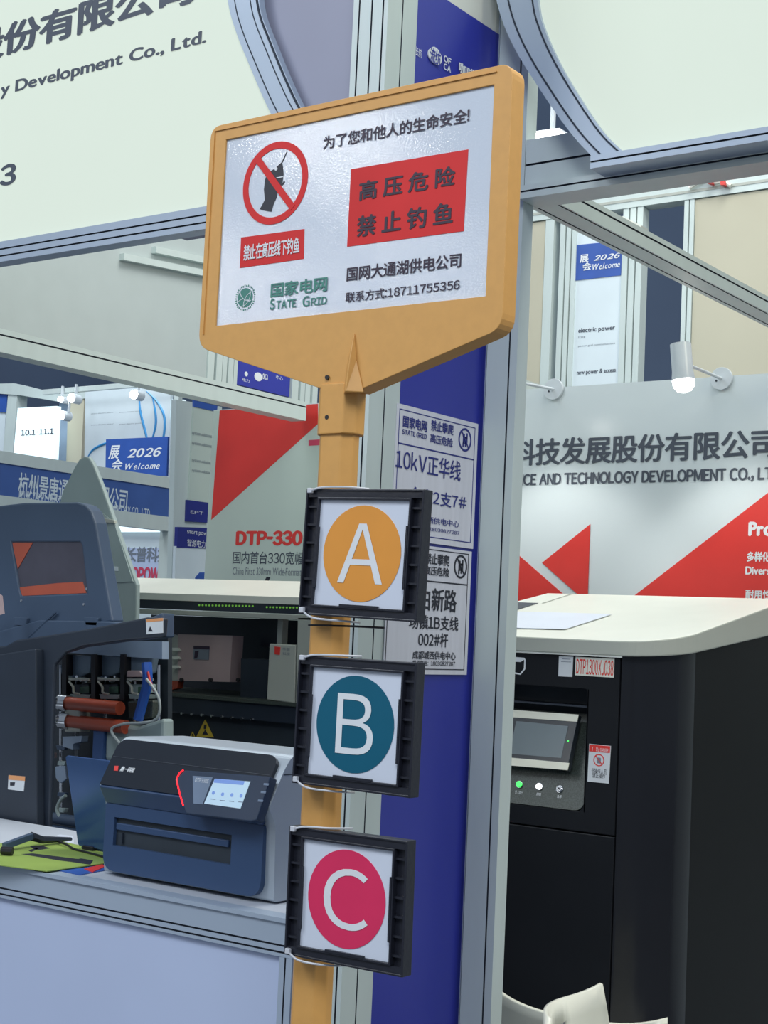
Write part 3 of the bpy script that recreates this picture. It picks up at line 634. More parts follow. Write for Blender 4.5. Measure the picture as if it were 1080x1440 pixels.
pslab('label_band', fb, [(12, 1090), (35, 1092), (35, 1098), (12, 1096.5)], .002, .0028, 'osti', lm)
pslab('warning_mark', fb, [(14, 1100), (21, 1100), (20, 1105), (14, 1105)], .002, .0028, 'black', lm)
pslab('label_plate', fa, [(-4, 833), (3, 838), (6, 863), (-4, 866)], .0, .002, 'pinkp', lm)
m4 = FY(3.5)
pslab('pale_crossbar', m4, [(70, 914), (110, 905), (130, 900), (228, 902), (228, 927), (98, 918)], -.03, 0, 'pale', lm)
pslab('inner_wall', m4, [(-50, 1500), (-50, 880), (236, 880), (236, 1320)], -.10, -.08, 'cavity', lm)
for k, u in enumerate((92, 133, 174)):
    pslab('bin', m4, [(u, 921), (u + 38, 923), (u + 34, 946), (u + 24, 951), (u + 10, 950), (u + 2, 945)], -.06, -.02, 'grey' if False else 'bin', lm, bevel=.004)
    pslab('divider', m4, [(u - 5, 920), (u + 1, 920), (u + 1, 985), (u - 5, 985)], -.06, .01, 'tieb', lm)
    bm = bmesh.new(); addslab(bm, m4, hits(m4, [(u + 4, 962), (u + 30, 962), (u + 30, 975), (u + 4, 975)]), -.05, -.01); mk('print_head', bm, 'grey' if k == 2 else 'dark', lm, bevel=.003)
    for j in range(5):
        x_, y_ = u + 4 + 6 * j + random.uniform(-1, 1), 956 + random.uniform(-5, 6)
        slab('fitting', m4, circ(m4.hit(x_, y_), random.uniform(.004, .008), 8), -.02, .0, random.choice(['grey', 'chrome', 'darkb', 'rim', 'darkb']), lm)
for k, u in enumerate((76, 98, 139, 180, 214)):
    tube('vertical_rod', [m4.at(*m4.hit(u, 1140), -.03), m4.at(*m4.hit(u, 935), -.03)], .006, 'chrome', lm, seg=8)
for k, u in enumerate((98, 139, 180)):
    pslab('clamp_bar', m4, [(u - 2, 953), (u + 27, 954), (u + 27, 957.5), (u - 2, 956.5)], -.02, .012, 'rim', lm, bevel=.002)
    tube('lever', spline([m4.at(*m4.hit(u + a_, v_), .01) for a_, v_ in ((2, 958), (8, 966), (9, 974), (17, 976))]), .004, 'rim', lm, seg=6)
    pslab('ink_tray', m4, [(u, 976), (u + 29, 977), (u + 27, 983), (u + 2, 983)], -.03, .01, 'grey', lm, bevel=.002)
    pslab('circuit_board', m4, [(u + 14, 966), (u + 27, 965), (u + 27, 975), (u + 14, 975)], -.012, -.008, 'sign_g', lm)
for k in range(5):
    pslab('lower_bracket', m4, [(78 + 3 * (k % 2), 1048 + 22 * k), (92, 1049 + 22 * k), (90, 1055 + 22 * k), (80, 1054 + 22 * k)], -.01, .006, ('darkb', 'grey', 'rim', 'darkb', 'grey')[k], lm, bevel=.002)
pslab('ink_bottle_cap', m4, [(177, 952), (179, 943), (196, 943), (203, 952)], -.01, .02, 'pinkp', lm, bevel=.003)
for v, u0, u1 in ((993, 108, 182), (1018, 110, 190)):
    z = m4.hit(150, v)[1]; xa_, xb_ = m4.hit(u0, v)[0], m4.hit(u1, v)[0]
    tube('roller', [(xa_, 3.46, z), (xb_, 3.46, z)], .022, 'roller', lm, seg=20)
    tube('roller_end', [(xa_ - .035, 3.46, z), (xa_ + .006, 3.46, z)], .028, 'chrome', lm, seg=20)
    tube('roller_shaft', [(xa_ - .11, 3.44, z + .004), (xa_ - .03, 3.44, z + .004)], [.012, .016], 'chrome', lm, seg=16)
pslab('bearing_block', m4, [(90, 985), (112, 986), (112, 1030), (90, 1030)], .0, .05, 'rim', lm, bevel=.006)
pslab('bracket', m4, [(88, 1036), (115, 1035), (114, 1043), (103, 1046), (102, 1054), (88, 1050)], .0, .03, 'pale', lm, bevel=.002)
pslab('gearbox', m4, [(131, 1026), (147, 1027), (144, 1075), (129, 1070)], .0, .04, 'lid', lm, bevel=.004)
pslab('motor', m4, [(147, 1024), (172, 1018), (192, 1022), (230, 1010), (230, 1075), (147, 1070)], -.02, .03, 'grey', lm, bevel=.012)
pslab('motor_cap', m4, [(178, 986), (215, 984), (214, 1010), (180, 1012)], -.02, .01, 'speck', lm, bevel=.008)
for px in ([(62, 1076), (70, 1074), (68, 1096), (62, 1100)], [(77, 1078), (91, 1077), (93, 1096), (85, 1102), (78, 1094)]):
    pslab('guide_plate', m4, px, 0, .01, 'pale', lm, bevel=.003)
pslab('sensor', m4, [(60, 1108), (69, 1108), (69, 1114), (60, 1114)], .0, .012, 'warn', lm)
pslab('sensor', m4, [(67, 1058), (76, 1059), (76, 1066), (67, 1064)], .0, .012, 'pinkp', lm)
for v in (1147, 1164):
    a0 = m4.hit(66, v); a1 = m4.hit(140, v + 9)
    tube('lower_roller', [m4.at(a0[0], a0[1], .02), m4.at(a1[0], a0[1], .02)], .018, 'darkb', lm, seg=14)
tube('hose', spline([m4.at(*m4.hit(u, v), .03) for u, v in ((95, 1150), (90, 1138), (94, 1126), (102, 1118))]), .006, 'grey', lm)
bs = [m4.at(*m4.hit(u, v), .05) for u, v in ((222, 932), (223, 960), (217, 985), (210, 1012))]
tube('blue_belt', spline(bs), [.016] * 25, 'bcable', lm, seg=6)
tube('white_cable', spline([m4.at(*m4.hit(u, v), .07) for u, v in ((228, 955), (238, 968), (246, 985), (246, 1003), (238, 1013), (222, 1016), (200, 1017), (182, 1022), (180, 1030), (192, 1046))]), .0045, 'cable', lm)
tube('red_cable', spline([m4.at(*m4.hit(u, v), .06) for u, v in ((227, 945), (230, 958), (236, 972))]), .004, 'wred', lm)
box('foot_frame', -4.1, -3.05, 3.2, 3.7, 0, .65, 'dark', lm)

# grey peaked cover behind the press
m5 = FY(3.8)
ck = thing('machine_cover', 'grey peaked sheet metal cover rising behind the black press hood', 'machine cover', (-3.7, 3.8, 0))
cpx = [(70, 760), (88, 690), (104, 658), (111, 646), (118, 642), (125, 643), (130, 650), (142, 680), (160, 731), (192, 822), (185, 1420), (75, 1420)]
bm = bmesh.new(); addslab(bm, m5, hits(m5, cpx), -.02, 0); mk('shell', bm, 'grey', ck, bevel=.006)
pslab('door_panel', m5, [(130, 718), (141, 719), (160, 734), (187, 818), (152, 820)], 0, .004, 'grey', ck, bevel=.001)
pslab('latch', m5, [(139, 728), (160, 731), (161, 736), (150, 735), (141, 739)], 0, .014, 'rim', ck, bevel=.002)
pslab('vent_label', m5, [(149, 796), (166, 797), (166, 803), (149, 802)], .004, .006, 'whitesig', ck)

# ================================================================== LONG MACHINE along the back (white top, open front)
m6 = FY(4.0)
wm = thing('long_printer', 'long white-topped printing line with open dark bay and green lights', 'machine', (-3.5, 4.4, 0))
xa_, xb_ = m6.hit(90, 830)[0], m6.hit(470, 845)[0]
z = lambda u, v: m6.hit(u, v)[1]
bm = bmesh.new(); zt_ = z(300, 836.5)
A = [bm.verts.new(p) for p in ((xa_, 4.0, zt_), (xb_, 4.0, zt_), (xb_, 4.25, zt_ + .065), (xa_, 4.25, zt_ + .065), (xb_, 4.75, zt_ + .065), (xa_, 4.75, zt_ + .065))]
Bq = [bm.verts.new(p.co + V(0, 0, -.025)) for p in A]
for f in ((0, 1, 2, 3), (3, 2, 4, 5)): bm.faces.new([A[i] for i in f]); bm.faces.new([Bq[i] for i in f[::-1]])
for a_, b_ in ((0, 1), (1, 2), (2, 4), (4, 5), (5, 3), (3, 0)): bm.faces.new((A[a_], A[b_], Bq[b_], Bq[a_]))
mk('top_cover', bm, 'hood', wm)
slab('control_band', m6, rect(xa_, xb_, z(300, 859), z(300, 842)), -.05, -.006, 'dark', wm)
slab('lower_rail', m6, rect(xa_, xb_, z(300, 867), z(300, 860)), -.05, 0, 'rim', wm, bevel=.002)
for u0, n in ((279, 17), (374, 12)):
    for k in range(n):
        slab('indicator_light', m6, circ(m6.hit(u0 + 4.7 * k, 851 + .018 * 4.7 * k + (u0 - 279) * .03), .0035, 6), -.006, -.003, 'gleds', wm)
slab('bay_back', m6, rect(xa_, xb_, z(300, 1010), z(300, 866)), -.50, -.48, 'cavity', wm)
pslab('bay_panel', m6, [(228, 891), (254, 895), (254, 957), (228, 957)], -.15, -.10, 'rim', wm)
tag(pslab('bay_panel', m6, [(250, 892), (327, 894), (323, 959), (250, 957)], -.14, -.08, 'pinkp', wm), 'pinkish cover panel with a black label')
for v in (911, 923, 936): pslab('handle', m6, [(242, v), (250, v), (253, v + 4), (242, v + 4)], -.10, -.07, 'hood', wm)
pslab('label_plate', m6, [(272, 908), (294, 909), (293, 928), (272, 927)], -.08, -.077, 'gtxt', wm)
pslab('label_print', m6, [(272, 908), (294, 909), (294, 913), (272, 912)], -.077, -.075, 'ink', wm); pslab('label_print', m6, [(274, 916), (279, 915), (277, 925), (273, 926)], -.077, -.075, 'ink', wm)
for u in (235, 276, 315): slab('screw', m6, circ(m6.hit(u, 956), .007, 8), -.08, -.07, 'tieb', wm)
pslab('orange_block', m6, [(229, 957), (251, 958), (249, 968), (233, 972)], -.12, -.09, 'roller', wm)
pslab('dark_cover', m6, [(339, 926), (378, 928), (374, 985), (338, 980)], -.2, -.1, 'dark', wm)
pslab('dark_cover', m6, [(366, 869), (392, 870), (390, 910), (366, 910)], -.25, -.2, 'dark', wm)
tag(pslab('support_post', m6, [(391, 869), (398, 869), (396, 908), (389, 908)], -.10, -.07, 'rim', wm), 'thin pale post')
pslab('supply_box', m6, [(379, 905), (416, 907), (414, 989), (375, 984)], -.10, .0, 'rim', wm, bevel=.003)
pslab('logo_mark', m6, [(386, 909), (394, 910), (393, 921), (386, 920)], 0, .002, 'wred', wm)
text('华普', m6, (397, 915), (408, 911), 'gtxt', wm, d=.002); text('科技', m6, (397, 921), (408, 917.5), 'gtxt', wm, d=.002)
pslab('support_post', m6, [(419, 869), (440, 869), (430, 1000), (416, 1000)], -.08, .0, 'rim', wm)
zz = z(300, 979)
slab('bay_sill', m6, rect(xa_, xb_, zz - .012, zz), -.45, .01, 'speck', wm)
slab('front_panel', m6, rect(xa_, xb_, .02, zz - .012), -.06, -.03, 'cavity', wm)
slab('sill_rail', m6, rect(xa_, xb_, zz - .07, zz - .012), -.03, 0, 'dark', wm)
for k in range(9): slab('screw', m6, circ(m6.hit(242 + 14 * k, 1002 + 1.2 * k), .005, 8), 0, .004, 'chrome', wm)
for k in range(8): slab('screw', m6, circ(m6.hit(250 + 20 * k, 1048 + 1.5 * k, -.03), .004, 8), -.03, -.026, 'chrome', wm)
for (u, v, s) in ((288, 1024, 12), (270.5, 1034, 5)):
    pslab('warning_triangle', m6, [(u - s, v + s), (u, v - s), (u + s, v + s + 1)], -.03, -.027, 'warn', wm)
    pslab('warning_mark', m6, [(u - s * .14, v + s * .1), (u - s * .1, v - s * .4), (u + s * .16, v - s * .4), (u + s * .1, v + s * .1)], -.027, -.025, 'black', wm)
    pslab('warning_mark', m6, [(u - s * .3, v + s * .75), (u, v + s * .2), (u + s * .35, v + s * .75)], -.027, -.025, 'black', wm)
slab('end_panel', m6, rect(xb_ - .02, xb_, 0, zt_ - .03), -.7, -.1, 'rim', wm)

# ================================================================== BLACK CABINET PRESS at the right
FYc, XC, rc = 3.7, -1.735, .17
cm = thing('cabinet_press', 'tall black cabinet printing press with sloping white top and touch panel', 'machine', (-2.4, 4.2, 0))
def capx(inset, ylast, x_left=-2.6, r=rc):
    pts = [(x_left, FYc + inset)]
    cx, cy = XC - inset - r, FYc + inset + r
    for k in range(13): t = -math.pi / 2 + k * math.pi / 24; pts.append((cx + r * math.cos(t), cy + r * math.sin(t)))
    pts += [(XC - inset, ylast), (x_left, ylast)]; return pts
bm = bmesh.new(); yb_ = 4.55
zf = pc0 = 1.516; slope_t = (1.641 - 1.522) / (4.4 - 3.75); slope_b = (1.565 - 1.500) / (4.43 - 3.87)
T = [bm.verts.new((x, y, 1.514 + slope_t * max(0, y - FYc))) for x, y in capx(0, yb_)]
Bt = [bm.verts.new((x, y, 1.472 + slope_b * max(0, y - FYc))) for x, y in capx(0, yb_)]
bm.faces.new(T); bm.faces.new(Bt[::-1])
for i in range(len(T)): j = (i + 1) % len(T); bm.faces.new((T[i], T[j], Bt[j], Bt[i]))
for f in bm.faces: f.material_index = 0 if f.calc_center_median().z > 0 and abs(f.normal.z) > .5 else 1
bm.normal_update()
for f in bm.faces: f.material_index = 0 if f.normal.z > .5 or len(f.verts) > 6 else 1
mk('sloping_top', bm, ['hood', 'rim'], cm, bevel=.004)
def wallstrip(name, pts, m, topdz=0):
    bm = bmesh.new()
    lo = [bm.verts.new((x, y, .06)) for x, y in pts]; hi = [bm.verts.new((x, y, 1.470 + slope_b * max(0, y - FYc))) for x, y in pts]
    for i in range(len(pts)):
        j = (i + 1) % len(pts); bm.faces.new((lo[i], lo[j], hi[j], hi[i]))
    bm.faces.new(hi); bm.faces.new(lo[::-1]); return mk(name, bm, m, cm, smooth=True)
ins = .018; xs_ = -1.887
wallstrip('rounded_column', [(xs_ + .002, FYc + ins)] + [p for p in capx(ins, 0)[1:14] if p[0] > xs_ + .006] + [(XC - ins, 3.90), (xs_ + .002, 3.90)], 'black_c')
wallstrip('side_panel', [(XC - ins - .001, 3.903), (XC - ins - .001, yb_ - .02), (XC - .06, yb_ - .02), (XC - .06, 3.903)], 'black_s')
fc = FY(FYc + ins)
zd = fc.hit(790, 1167)[1]; zd2 = zd - .003
reh = hits(fc, [(700, 962), (826, 968), (823, 1140), (700, 1130)]); rz1 = 1.47 - .085; 
rx1 = reh[1][0]; rz1 = (reh[0][1] + reh[1][1]) / 2; rz0 = (reh[2][1] + reh[3][1]) / 2
slab('upper_door', fc, rect(-2.58, xs_ - .003, zd + .002, 1.468), -.03, 0, 'black_m', cm, holes=[roundpoly(rect(-2.36, rx1, rz0, rz1), [.0, .025, .01, 0])], bevel=.002)
slab('lower_door', fc, rect(-2.58, xs_ - .003, .08, zd - .002), -.03, 0, 'black_m', cm, bevel=.002)
box('cabinet_core', -2.57, XC - .10, FYc + ins + .19, yb_ - .03, .06, 1.455, 'cavity', cm)
slab('door_gap', fc, rect(-2.58, xs_, .08, 1.467), -.05, -.031, 'cavity', cm, holes=[rect(-2.36, rx1, rz0 + .002, rz1)])
# recess with sloped console
rb_ = fc.off(-.03)
slab('recess_back', fc, rect(-2.38, rx1 + .005, rz0 + .10, rz1 + .005), -.16, -.13, 'cavity', cm)
slab('recess_top', Plane((0, 0, rz1 + .003), (1, 0, 0), (0, 1, 0)), rect(-2.38, rx1 + .005, FYc + ins + .03, FYc + ins + .15), 0, .004, 'cavity', cm)
slab('recess_ledge', fc, rect(-2.36, rx1, rz1 - .052, rz1 - .047), -.12, -.03, 'dark', cm)
zc1 = fc.hit(770, 1003)[1]
cpn = Plane((0, FYc + ins - .001, rz0 + .002), (1, 0, 0), (0, .085, zc1 - rz0))
Lc = math.hypot(.085, zc1 - rz0)
slab('console', cpn, roundpoly(rect(-2.36, rx1 - .001, 0, Lc), [0, .03, 0, 0]), -.006, 0, 'speck', cm)
slab('console_side', Plane((rx1 + .002, 0, 0), (0, 1, 0), (0, 0, 1)), [(FYc + ins, rz0), (FYc + ins + .13, rz0), (FYc + ins + .13, rz1), (FYc + ins, rz1)], 0, .003, 'cavity', cm)
scr = [(716, 998), (813.5, 1005), (798, 1083), (700, 1075)]
sp_ = Plane((0, FYc + ins - .03, rz0 + .035), (1, 0, 0), (0, .075, zc1 - rz0))
hh = hits(sp_, scr); sx0 = hh[0][0]; sx1 = (hh[1][0] + hh[2][0]) / 2; su1 = (hh[0][1] + hh[1][1]) / 2; su0 = (hh[2][1] + hh[3][1]) / 2
sx1 = hh[1][0]
tp = thing  # touch panel frame
so = pslab('touch_panel', sp_, scr, -.02, 0, 'bezel', cm, bevel=.001)
pslab('bezel_strip', sp_, [(716, 998), (813.5, 1005), (811.5, 1015), (713.5, 1008)], 0, .002, 'cream', so)
pslab('bezel_strip', sp_, [(702, 1064), (800.5, 1073), (798, 1083), (700, 1075)], 0, .002, 'cream', so)
pslab('screen', sp_, [(726, 1014), (799, 1021), (789, 1066), (716, 1060)], 0, .001, 'lcd', so)
slab('status_light', sp_, circ(sp_.hit(799, 1042), .0022, 8), 0, .001, 'gled', so)
for (u, v, mm, nm) in ((731, 1103.5, 'gled', 'green_button'), (759, 1106.5, 'wled', 'white_button'), (787.5, 1110, 'chrome', 'key_switch')):
    cc_ = cpn.hit(u, v)
    slab('button_collar', cpn, circ(cc_, .0105, 20), 0, .004, 'chrome', cm); slab(nm, cpn, circ(cc_, .0085, 20), .004, .008, mm, cm, bevel=.002)
slab('key_slot', cpn, circ(cpn.hit(787.5, 1110), .003, 8), .008, .009, 'black', cm)
text('开/运行', cpn, (724, 1116), (735, 1112.5), 'white', cm); text('照明', cpn, (754, 1119), (761, 1115.5), 'white', cm); text('急停', cpn, (783, 1122), (790, 1118.5), 'white', cm)
tag(pslab('label_plate', fc, [(786, 922.5), (806, 923.5), (804.5, 952), (785, 951)], 0, .0015, 'stick', cm), 'small white label')
pslab('label_print', fc, [(790, 926), (802, 926.6), (802, 927.6), (790, 927)], .0015, .002, 'gtxt', cm); pslab('label_print', fc, [(789, 930), (803, 930.6), (803, 931.4), (789, 930.8)], .0015, .002, 'gtxt', cm)
tag(pslab('label_plate', fc, [(809.5, 923.5), (864, 926.5), (863, 953), (808.5, 949.5)], 0, .0015, 'hood', cm), 'white label with red serial number')
text('DTP1300XJ038', fc, (810, 947.5), (863, 929), 'wred', cm, d=.002, bold=.006)
lg = [(712, 923), (737, 925), (739, 928), (738.5, 941), (732, 949), (720, 947), (717, 943), (712, 943)]
tag(pslab('logo_plate', fc, lg, 0, .001, 'white', cm), 'white outlined logo')
pslab('logo_plate', fc, [(712, 930), (732, 931), (737, 928), (736.5, 940), (731, 947), (723, 945), (720, 942), (712, 941)], .001, .0016, 'black_m', cm)
pslab('logo_plate', fc, [(712, 929), (724, 930), (724, 941), (712, 940)], .0016, .002, 'dblue', cm); text('数艺', fc, (712, 940.5), (723.5, 934), 'white', cm, d=.0024, bold=.02)
tag(pslab('warning_label', fc, [(828.5, 1046), (859, 1049), (856, 1102), (826, 1099)], 0, .0012, 'stick', cm), 'white and red warning label')
pslab('warning_band', fc, [(828.8, 1047), (858, 1049.5), (857.5, 1059), (828.3, 1056.5)], .0012, .0018, 'wred', cm)
text('!', fc, (832.6, 1055.6), (833.6, 1050.8), 'white', cm, d=.0022); text('禁止 DANGER', fc, (838, 1056.6), (855.5, 1052.5), 'white', cm, d=.0022)
c_ = fc.hit(842.5, 1069); slab('prohibition_ring', fc, circ(c_, .0165, 28), .0012, .0018, 'wred', cm, holes=[circ(c_, .0138, 28)])
slab('hand_picture', fc, roundpoly(rect(c_[0] - .006, c_[0] + .006, c_[1] - .009, c_[1] + .007), .003), .0012, .0016, 'gtxt', cm)
q = Vector((.68, -.73)); n = Vector((.73, .68)) * .0012; C = Vector(c_)
slab('prohibition_bar', fc, [tuple(C - q * .0145 - n), tuple(C + q * .0145 - n), tuple(C + q * .0145 + n), tuple(C - q * .0145 + n)], .0018, .0022, 'wred', cm)
text('非操作人员', fc, (831.5, 1088), (853, 1082), 'black', cm, d=.0018); text('禁止操作', fc, (833, 1093.5), (851, 1089), 'black', cm, d=.0018)
# top slot and paper on the sloping top
tpn = Plane((0, FYc, 1.515), (1, 0, 0), (0, 1, slope_t))
pslab('top_slot', tpn, [(690, 845), (757, 848), (719, 860), (690, 860)], 0, .0008, 'dark', cm)
a0 = tpn.hit(786, 833); pslab('top_seam', tpn, [(806, 834), (808, 834), (765, 848), (762, 848)], 0, .0006, 'rim', cm)
bm = bmesh.new(); addslab(bm, tpn, hits(tpn, [(715, 861), (860, 865), (795, 886), (715, 884)]), .0015, .0035); tag(mk('paper_sheet', bm, 'card'), 'white sheet of paper lying on the sloping white machine top', 'paper')

# ================================================================== CHAIRS
def chair(x, y, rz, label, z=.79, slot=True, wd0=1.0, dip=0.0, tips=(.035, .035)):
    o = thing('plastic_chair', label, 'chair', (0, 0, 0))
    nu, nv = 18, 14; bm = bmesh.new(); G = []
    for j in range(nv + 1):
        t = j / nv; row = []
        for i in range(nu + 1):
            s = i / nu * 2 - 1
            if t < .5:                                   # seat, front to back
                k = t / .5; yy = -.36 + .34 * k; zz_ = .435 - .02 * math.sin(k * 3.1) + .02 * s * s; wd = .20 + .015 * k
                if k > .85: zz_ += (k - .85) * .12
            else:                                        # back
                k = (t - .5) / .5; yy = .07 * k - .05 * s * s * k; zz_ = .455 + (z - .455) * k; wd = .215 - .075 * k * k * (wd0 == 1)
                zz_ += (tips[0] if s < 0 else tips[1]) * k * s ** 4 - dip * k * (1 - s * s)
            row.append(bm.verts.new((s * wd * wd0, yy, zz_)))
        G.append(row)
    for j in range(nv):
        for i in range(nu):
            if slot and j == nv - 2 and 7 <= i <= 10: continue
            bm.faces.new((G[j][i], G[j][i + 1], G[j + 1][i + 1], G[j + 1][i]))
    sh = mk('seat_shell', bm, 'chair', o, smooth=True)
    md = sh.modifiers.new('thick', 'SOLIDIFY'); md.thickness = .009; md.offset = 0
    for sx in (-1, 1):
        for (ya, yb2) in ((-.29, -.34), (-.06, .03)):
            tube('leg', [(sx * .15, ya, .425), (sx * .19, yb2, .0)], [.016, .011], 'chair', o, seg=10)
    o.location = (x, y, 0); o.rotation_euler = (0, 0, rz); return o
chair(-1.472, 2.795, math.radians(97), 'white plastic chair with one raised back corner in front of the black cabinet', .772, tips=(.0, .018))
chair(-1.74, 3.27, math.radians(180), 'low wide white plastic chair behind the grey aluminium post and the other chair', .645, False, 1.1, .012, (.02, .02))

# ================================================================== ARM SPOTLIGHTS on the back wall
def spot(disk_px, lamp_px, bulb_px, lab, ylamp):
    c0 = bw.hit(*disk_px); o = thing('arm_spotlight', lab, 'lamp', bw.at(c0[0], c0[1], 0))
    slab('base_disk', bw, circ(c0, .042, 32), .001, .014, 'lampb', o, bevel=.003)
    slab('screw', bw, circ((c0[0] - .018, c0[1] - .008), .004, 8), .014, .016, 'dark', o)
    pl = FY(ylamp); h0 = pl.hit(*lamp_px); b0 = pl.hit(*bulb_px); top_ = pl.at(*h0); bot = pl.at(*b0)
    tube('arm', [bw.at(c0[0], c0[1], .014), top_ + (bot - top_) * .5], .006, 'lampb', o, seg=10)
    dr = (bot - top_).normalized()
    tube('lamp_head', [top_, top_ + (bot - top_) * .75, bot], [.036, .036, .040], 'lampb', o, seg=28)
    tube('bulb', [bot, bot + dr * .02, bot + dr * .035, bot + dr * .042], [.038, .036, .026, .010], 'lamp', o, seg=24)
    l = bpy.data.lights.new('spot_light', 'SPOT'); l.energy = 10; l.spot_size = math.radians(95); l.spot_blend = .6; l.color = (1, .98, .92); l.shadow_soft_size = .05
    lo = bpy.data.objects.new('spot_light', l); sc.collection.objects.link(lo); lo.location = bot + dr * .06
    lo.rotation_euler = (dr + V(0, .45, 0)).to_track_quat('-Z', 'Y').to_euler()
spot((1016, 533), (957, 484), (961, 535), 'white arm spotlight with glowing bulb above the company name', 4.72)
spot((780, 548), (700, 512), (702, 552), 'white arm spotlight whose round base sits left on the back wall', 4.75)

# ================================================================== NEIGHBOUR STRUCTURE above the left beam (side plane)
lx = SX(-4.95)
nb = thing('header_frame', 'tall booth header with white fabric and small blue logo panel above left beam', 'booth', (-5.0, 5.4, 0))
Y = lambda u, v=520: lx.hit(u, v)[0]
slab('white_fabric', lx, rect(3.2, Y(292), 2.66, 4.4), -.05, -.01, 'fabg', nb)
for a_, b2 in ((292, 301), (303, 311), (313, 319), (320, 327), (329, 334), (412, 421), (423, 429), (431, 438), (440, 447)):
    slab('profile', lx, rect(Y(a_), Y(b2), 2.62, 4.4), -.06, 0 if a_ not in (303, 320, 423, 440) else .006, 'alu', nb)
bp = slab('blue_panel', lx, rect(Y(335), Y(411), lx.hit(372, 549)[1], 4.4), -.05, -.012, 'blue', nb)
lq = lx.off(-.012)
slab('emblem', lq, circ(lq.hit(363, 530), .03, 20, .022), 0, .002, 'white', nb); text('OFCA', lq, (369, 533), (377, 527), 'white', nb, bold=.03)
slab('emblem', lq, circ(lq.hit(346, 526), .012, 12), 0, .002, 'white', nb); text('电力', lq, (341, 536), (351, 534), 'white', nb); text('中心', lq, (388, 533), (398, 530), 'white', nb)
for yy in (3.0, 6.1): slab('support_post', SX(-4.96), rect(yy, yy + .08, 0, 2.7), -.06, 0, 'alu', nb) if yy > 5 else None
for k, (px0, px1) in enumerate((((170, 366), (300, 392)), ((215, 356), (300, 374)))):
    a_, b_ = lx.hit(*px0), lx.hit(*px1); slab('upper_rail', lx, [(a_[0], a_[1]), (b_[0], b_[1]), (b_[0], b_[1] + .03), (a_[0], a_[1] + .03)], -.01, .02, 'alu', nb)

# ================================================================== FAR BOOTHS AT LEFT
def booth_text(s, pl, bl, tr, m, parent, **k): return text(s, pl, bl, tr, m, parent, **k)
fx = SX(-7.5)
f1 = thing('booth_fascia', 'blue fascia board with white Chinese company name over the far left booth', 'fascia', fx.at(7, 0, 0))
ft1, ft0 = fx.hit(120, 669)[1], fx.hit(120, 712)[1]; yA, yB = fx.hit(-60, 650)[0], fx.hit(240, 690)[0]
slab('board', fx, rect(yA, yB, ft0, ft1), -.03, 0, 'fasc', f1)
slab('rail', fx, rect(yA, yB + .08, ft1, ft1 + .075), -.06, .01, 'alu', f1); slab('rail', fx, rect(yA, yB + .08, ft0 - .10, ft0), -.06, .01, 'alu', f1)
slab('end_post', fx, rect(yB, yB + .09, 0, ft1 + .075), -.08, .012, 'alu', f1)
slab('end_post', fx, rect(yA, yA + .09, 0, ft1 + .075), -.08, .012, 'alu', f1)
text('杭州景唐通', fx, (25, 698), (97, 674), 'whitesig', f1, bold=.01); text('信有限公司', fx, (112, 713), (180, 688), 'whitesig', f1, bold=.01)
text('HANGZHOU JINGTANG', fx, (26, 707), (100, 699), 'whitesig', f1); text('TECHNOLOGY CO., LTD', fx, (140, 723), (211, 716), 'whitesig', f1)
f9 = FY(9.0)
f9 = FY(8.8)
s1_ = thing('lit_sign', 'bright white lit sign showing hall numbers 10.1 to 11.1', 'sign', f9.at(*f9.hit(52, 650)))
pslab('lit_panel', f9, [(25, 574), (80, 571), (76, 648), (18, 648)], -.05, 0, 'litw', s1_)
pslab('blue_base', f9, [(18, 648), (76, 648), (75, 654), (18, 653)], -.05, .01, 'glass', s1_)
text('10.1-11.1', f9, (29, 613), (76, 602), 'wtext', s1_, d=.01, bold=.02)
f9 = FY(9.0)
bf = thing('exhibition_booth', 'pale booth wall frame around the lit hall number sign', 'booth', f9.at(*f9.hit(40, 900)))
pslab('post', f9, [(12, 546), (25, 546), (16, 662), (2, 662)], -.1, .02, 'alu', bf)
pslab('post', f9, [(96, 549), (119, 549), (112, 690), (92, 690)], -.1, .02, 'beige', bf)
pslab('top_rail', f9, [(-20, 540), (20, 539), (60, 549), (150, 545), (150, 556), (84, 565), (30, 556), (-20, 552)], -.1, .03, 'alu', bf)
pslab('side_banner', f9, [(-40, 545), (10, 548), (4, 650), (-40, 650)], -.06, .0, 'whitesig', bf)
pslab('blue_title', f9, [(-40, 550), (10, 552), (9, 580), (-40, 578)], 0, .01, 'bluesig', bf)
pslab('recessed_panel', f9, [(84, 560), (98, 560), (94, 660), (76, 655)], -.09, -.05, 'pale', bf)  # pale blue-grey panel set back behind the post fronts
f85 = FY(8.6)
wb_ = thing('wall_banner', 'white banner with blue swooshes above the blue welcome sign', 'banner', f85.at(*f85.hit(180, 690)))
pslab('banner', f85, [(120, 549), (183, 543), (240, 549), (236, 690), (118, 690)], -.03, 0, 'whitesig', wb_)
for r_ in (((206, 550), (222, 566), (232, 590), (228, 625), (215, 650)), ((214, 556), (219, 580), (219, 600), (212, 625)), ((196, 555), (198, 580), (206, 612), (208, 630)), ((124, 642), (132, 632), (148, 624), (160, 622))):
    tube('swoosh', spline([f85.at(*f85.hit(u, v), .002) for u, v in r_]), [.003 + .008 * math.sin(math.pi * i / (8 * (len(r_) - 1))) for i in range(8 * (len(r_) - 1) + 1)], 'glass', wb_, seg=6)
for (a_, b_) in (((128, 583), (160, 579)), ((168, 581), (200, 577)), ((128, 599), (160, 595)), ((168, 598), (200, 594))): text('smart electric power', f85, a_, b_, 'gtxt', wb_)
s2_ = thing('welcome_sign', 'blue sign reading 2026 Welcome hanging in front of the white banner', 'sign', FY(8.4).at(*FY(8.4).hit(190, 672)))
f84 = FY(8.4)
